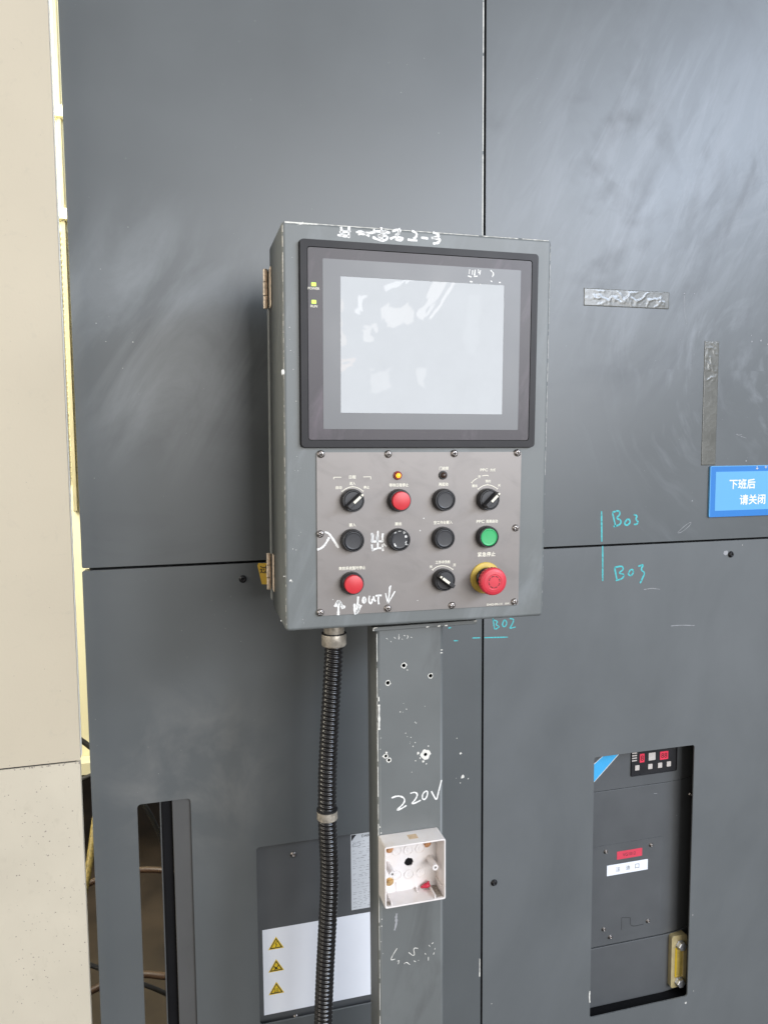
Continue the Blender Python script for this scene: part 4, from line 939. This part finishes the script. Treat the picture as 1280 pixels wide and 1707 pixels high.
strokes('printed_lines', [[(-104.4,-75.1),(-100.2,-71.8),(-95.6,-69.9),(-91.0,-69.1),(-85.8,-70.0),(-81.2,-72.1),(-77.4,-75.2)],[(-91.0,-68.0),(-91.0,-69.4)],[(-105.4,-74.2),(-103.6,-75.9)],[(-78.1,-76.1),(-76.6,-74.2)]], .9, DP+.03, m_print, pl, jit=0)
strokes('printed_lines', [[(78.2,-74.8),(83.1,-71.3),(87.5,-69.6),(91.5,-69.2),(96.3,-69.9),(100.8,-71.8),(105.4,-74.6)],[(91.5,-67.9),(91.5,-69.3)],[(77.3,-73.8),(79.1,-75.6)],[(104.7,-75.5),(106.3,-73.7)],[(69.0,-66.3),(71.7,-63.2),(76.7,-60.4)],[(68.3,-65.5),(70.3,-66.9)],[(83.5,-57.4),(87.3,-56.8),(91.7,-56.6),(92.5,-57.8)]], .9, DP+.03, m_print, pl, jit=0)
strokes('printed_lines', [[(16.2,-180.1),(19.9,-177.2),(24.2,-175.5),(29.7,-174.9),(35.9,-176.0),(40.9,-178.3),(44.3,-180.8)],[(15.3,-179.2),(17.2,-181.0)],[(43.4,-181.5),(45.3,-179.9)]], .9, DP+.03, m_print, pl, jit=0)
# marker writing on the plate
strokes('handwriting', [[(-126.6,-125.8),(-121.5,-127.6),(-117.0,-134.0),(-109.0,-146.8)],[(-121.0,-132.8),(-126.1,-141.7),(-130.7,-146.1),(-136.4,-148.1)]], 2.7, DP+.04, m_marker, pl, 'white handwritten character meaning in', .25)
strokes('handwriting', [[(-65.8,-128.7),(-65.3,-134.5),(-65.8,-140.2)],[(-57.8,-126.1),(-58.0,-137.0),(-57.8,-148.6)],[(-51.3,-129.7),(-51.9,-134.9),(-51.3,-139.5)],[(-66.2,-140.2),(-58.4,-139.9),(-50.1,-140.1)],[(-65.8,-143.7),(-65.3,-148.3),(-64.5,-152.4)],[(-51.3,-143.6),(-51.8,-148.8),(-50.9,-152.8)],[(-65.4,-151.2),(-57.8,-148.6),(-50.7,-149.0)],[(-50.7,-143.0),(-46.5,-147.2)],[(-59.2,-131.2),(-58.5,-141.6)],[(-64.6,-129.9),(-64.4,-139.1)]], 2.5, DP+.04, m_marker, pl, 'white handwritten character meaning out', .25)
strokes('handwriting', [[(-109.2,-214.5),(-109.5,-223.8),(-109.8,-233.6)],[(-109.2,-214.5),(-112.1,-217.9),(-114.4,-222.4)],[(-109.2,-214.5),(-106.3,-218.8),(-104.0,-225.8)],[(-108.6,-215.7),(-105.7,-220.5),(-100.9,-224.3)],[(-110.6,-215.6),(-110.9,-222.6)]], 3.0, DP+.04, m_marker, pl, 'white handwritten up arrow', .25)
strokes('handwriting', [[(-83.6,-210.6),(-84.5,-221.7),(-86.5,-233.2)],[(-88.5,-219.7),(-88.3,-227.3),(-87.1,-233.8)],[(-80.3,-221.9),(-82.4,-227.6),(-85.9,-232.7)],[(-82.4,-220.6),(-84.2,-231.0)]], 3.2, DP+.04, m_marker, pl, 'white scribble under the red button', .3)
strokes('handwriting', [[(-76.5,-212.2),(-78.3,-215.6),(-77.1,-219.5),(-74.4,-218.7),(-73.6,-214.6),(-75.4,-212.0),(-76.8,-212.5)],[(-68.9,-210.2),(-69.8,-216.6),(-68.3,-221.1),(-65.7,-219.7),(-65.0,-214.5)],[(-63.5,-211.1),(-62.9,-215.8),(-60.6,-218.2)],[(-60.9,-211.0),(-57.0,-210.5),(-52.6,-210.8)],[(-56.7,-210.8),(-57.4,-216.1),(-56.4,-222.2)],[(-74.8,-212.8),(-75.6,-218.6)],[(-69.5,-211.9),(-67.7,-210.9)]], 2.3, DP+.04, m_marker, pl, 'white handwritten word OUT', .25)
strokes('handwriting', [[(-40.4,-198.1),(-42.4,-209.8),(-44.5,-221.4)],[(-47.5,-207.8),(-46.2,-214.3),(-44.2,-221.4)],[(-34.7,-206.0),(-38.5,-212.3),(-43.9,-221.5)],[(-41.9,-199.2),(-43.1,-209.7)]], 1.5, DP+.04, m_marker, pl, 'white handwritten down arrow', .25)
b = MB()
for q, r_ in zip([(3.7,-111.8),(-1.3,-127.7),(-4.0,-220.0),(-116.7,-213.0)], (.8, .8, .5, .5)): b.blob(q[0], q[1], r_, DP+.03)
part('paint_chips', b, m_white, pl)

# push buttons, selector switches and lamps: built once round their own origin, then placed
def bezel_mb(h=11.0, r=14.6, ri=12.1):
    return MB().lathe(0, 0, [(0, 0), (r, 0), (r, h*.55), (r-.5, h-1.2), (r-1.3, h), (ri+.2, h), (ri, h-.8), (ri, h*.3), (0, h*.3)], 40)
bez = bezel_mb().mesh('bezel', True)
cap_f = MB().lathe(0, 0, [(0, 4), (11.7, 4), (11.7, 10.0), (11.2, 10.7), (10.6, 10.8), (10.2, 10.5), (9, 10.4), (0, 10.4)], 40).mesh('cap', True)
cap_e = MB().lathe(0, 0, [(0, 4), (11.8, 4), (11.8, 14.6), (11.3, 15.6), (10.4, 15.9), (0, 16.1)], 40).mesh('cap', True)
def split(o, a=38):
    m = o.modifiers.new('es', 'EDGE_SPLIT'); m.split_angle = math.radians(a); return o
def push_button(q, ext, m_, label):
    o = split(part('push_button', bez.copy() if not bez.users else bez, m_hblack, cbx, at=(q[0], DP+.02, q[1]), label=label))
    c = split(part('cap', (cap_e if ext else cap_f).copy(), m_, o), 45)
    return o, c
push_button((-30.8,-87.2), True, m_red, 'red raised button in the top row')
push_button((29.4,-87.6), False, m_hcap, 'black button in the top row')
push_button((-91.9,-137.0), False, m_hcap, 'black button beside the handwritten in')
o_, c_ = push_button((-31.3,-137.9), False, m_hcap, 'black button with white paint flecks on its cap')
b = MB()
cq = (-29.4,-138.6)
for q in ((-35.1,-128.9), (-30.1,-127.3), (-23.5,-128.9), (-21.2,-133.9), (-35.7,-146.1), (-20.8,-144.3)):
    b.blob((q[0]-cq[0]), (q[1]-cq[1]), 1.5, 10.45, 9, .5, .12)
    b.blob((q[0]-cq[0])*1.05+.8, (q[1]-cq[1])*1.02, .8, 10.45, 9, .5, .12)
b.ribbon([(-7.5, -4), (-6.6, -6.2), (-5, -7.6)], 1.3, 10.45, .4); b.ribbon([(7.2, -4), (8.2, -2.6), (8.6, -1.2)], .9, 10.45, .4)
part('paint_flecks', b, m_white, o_)
push_button((29.1,-137.6), False, m_hcap, 'black button left of the green one')
push_button((90.6,-137.9), False, m_green, 'green button')
push_button((-92.4,-192.0), True, m_red, 'red raised button in the bottom row')

def selector(q, ang, label):
    o = split(part('selector_switch', bez, m_hblack, cbx, at=(q[0], DP+.02, q[1]), label=label))
    dial = MB().lathe(0, 0, [(0, 4), (11.8, 4), (11.8, 10.6), (11.2, 11.3), (0, 11.4)], 40)
    split(part('dial', dial, m_hcap, o))
    ca, sa = math.cos(math.radians(ang)), math.sin(math.radians(ang))
    def R(x, z): return (x*ca-z*sa, x*sa+z*ca)
    lv = MB()
    # tapered grip bar, wider at the foot, with a pointed nose
    lower = [R(*p) for p in ((-12.2, -3.4), (10, -3.4), (13.6, -2.2), (13.6, 2.2), (10, 3.4), (-12.2, 3.4))]
    upper = [R(*p) for p in ((-11.2, -2.6), (9.6, -2.6), (13.0, -1.7), (13.0, 1.7), (9.6, 2.6), (-11.2, 2.6))]
    a = [lv.v(x, 11.0, z) for x, z in lower]; c = [lv.v(x, 22.0, z) for x, z in upper]
    lv.face(a); lv.face(c)
    for i in range(6): lv.face([a[i], a[(i+1) % 6], c[(i+1) % 6], c[i]])
    l_ = part('lever', lv, m_hblack, o, bevel=.6)
    mk = MB(); mk.plate([R(*p) for p in ((-2.5, -1.6), (8.8, -1.6), (8.8, 1.6), (-2.5, 1.6))], [], 22.02, 22.4)
    mk.plate([R(*p) for p in ((10.6, -1.5), (13.1, -1.1), (13.1, 1.1), (10.6, 1.5))], [], 22.02, 22.3)
    part('pointer_mark', mk, m_print, o)
    return o
selector((-91.9,-86.3), 42, 'selector switch in the top left corner, turned to the upper right')
selector((90.6,-88.2), 45, 'selector switch in the top right corner, turned to the upper right')
selector((30.2,-193.1), 143, 'selector switch in the bottom row, turned to the upper left')

for q, lit in (((-32.1,-55.5), True), ((29.1,-55.8), False)):
    o = split(part('indicator_lamp', MB().lathe(0, 0, [(0, 0), (5.6, 0), (5.6, 1.6), (5.0, 2.2), (4.3, 2.2), (4.2, 1.4), (0, 1.4)], 26), m_lampring if lit else m_hblack, cbx, at=(q[0], DP+.02, q[1]), label='lit amber lamp' if lit else 'unlit brown lamp'))
    part('lens', MB().lathe(0, 0, [(4.2, 1.4), (4.1, 3.0), (3.4, 4.4), (2.2, 5.3), (0, 5.7)], 22), m_lampring if lit else m_lampoff, o, sm=True)
    part('bulb', MB().lathe(0, 0, [(3.3, 4.5), (2.9, 5.6), (1.5, 6.3), (0, 6.5)], 18), m_amber if lit else m_lampoff, o, sm=True)

q = (90.3,-193.8)
es = split(part('emergency_stop', MB().lathe(0, 0, [(0, 0), (21.2, 0), (21.2, 1.4), (20.4, 2.6), (15.2, 3.2), (14.0, 2.6), (0, 2.6)], 56), m_yel, cbx, at=(q[0], DP+.02, q[1]), label='red mushroom emergency stop on a yellow collar'))
split(part('neck', MB().lathe(0, 0, [(0, 2.6), (13.8, 2.6), (13.8, 4.6), (12.4, 6), (12.4, 22), (0, 22)], 36), m_hblack, es))
KN = 96
hd_ = MB().lathe(0, 0, [(12, 21.0), (17.2, 21.1), (18.4, 21.9), (18.6, 26.0), (18.0, 28.7), (16.6, 30.4), (13.5, 31.5), (10.4, 31.8), (9.6, 31.4), (9.2, 31.4), (0, 31.5)], KN, mod=lambda k, i: (.965 if (i//2) % 2 else 1.0) if k in (2, 3) else 1.0)
split(part('mushroom_head', hd_, m_ered, es), 34)
b = MB()
for k in range(8):
    a0 = 2*math.pi*k/8
    b.ribbon([(7.6*math.cos(a0+t*.42), 7.6*math.sin(a0+t*.42)) for t in (0, .5, 1)], 1.0, 31.52, 0, .08)
    a1 = a0+.42; b.plate([(7.6*math.cos(a1+.20), 7.6*math.sin(a1+.20)), (8.6*math.cos(a1-.02), 8.6*math.sin(a1-.02)), (6.6*math.cos(a1-.02), 6.6*math.sin(a1-.02))], [], 31.52, 31.6)
part('turn_arrows', b, m_dred, es)
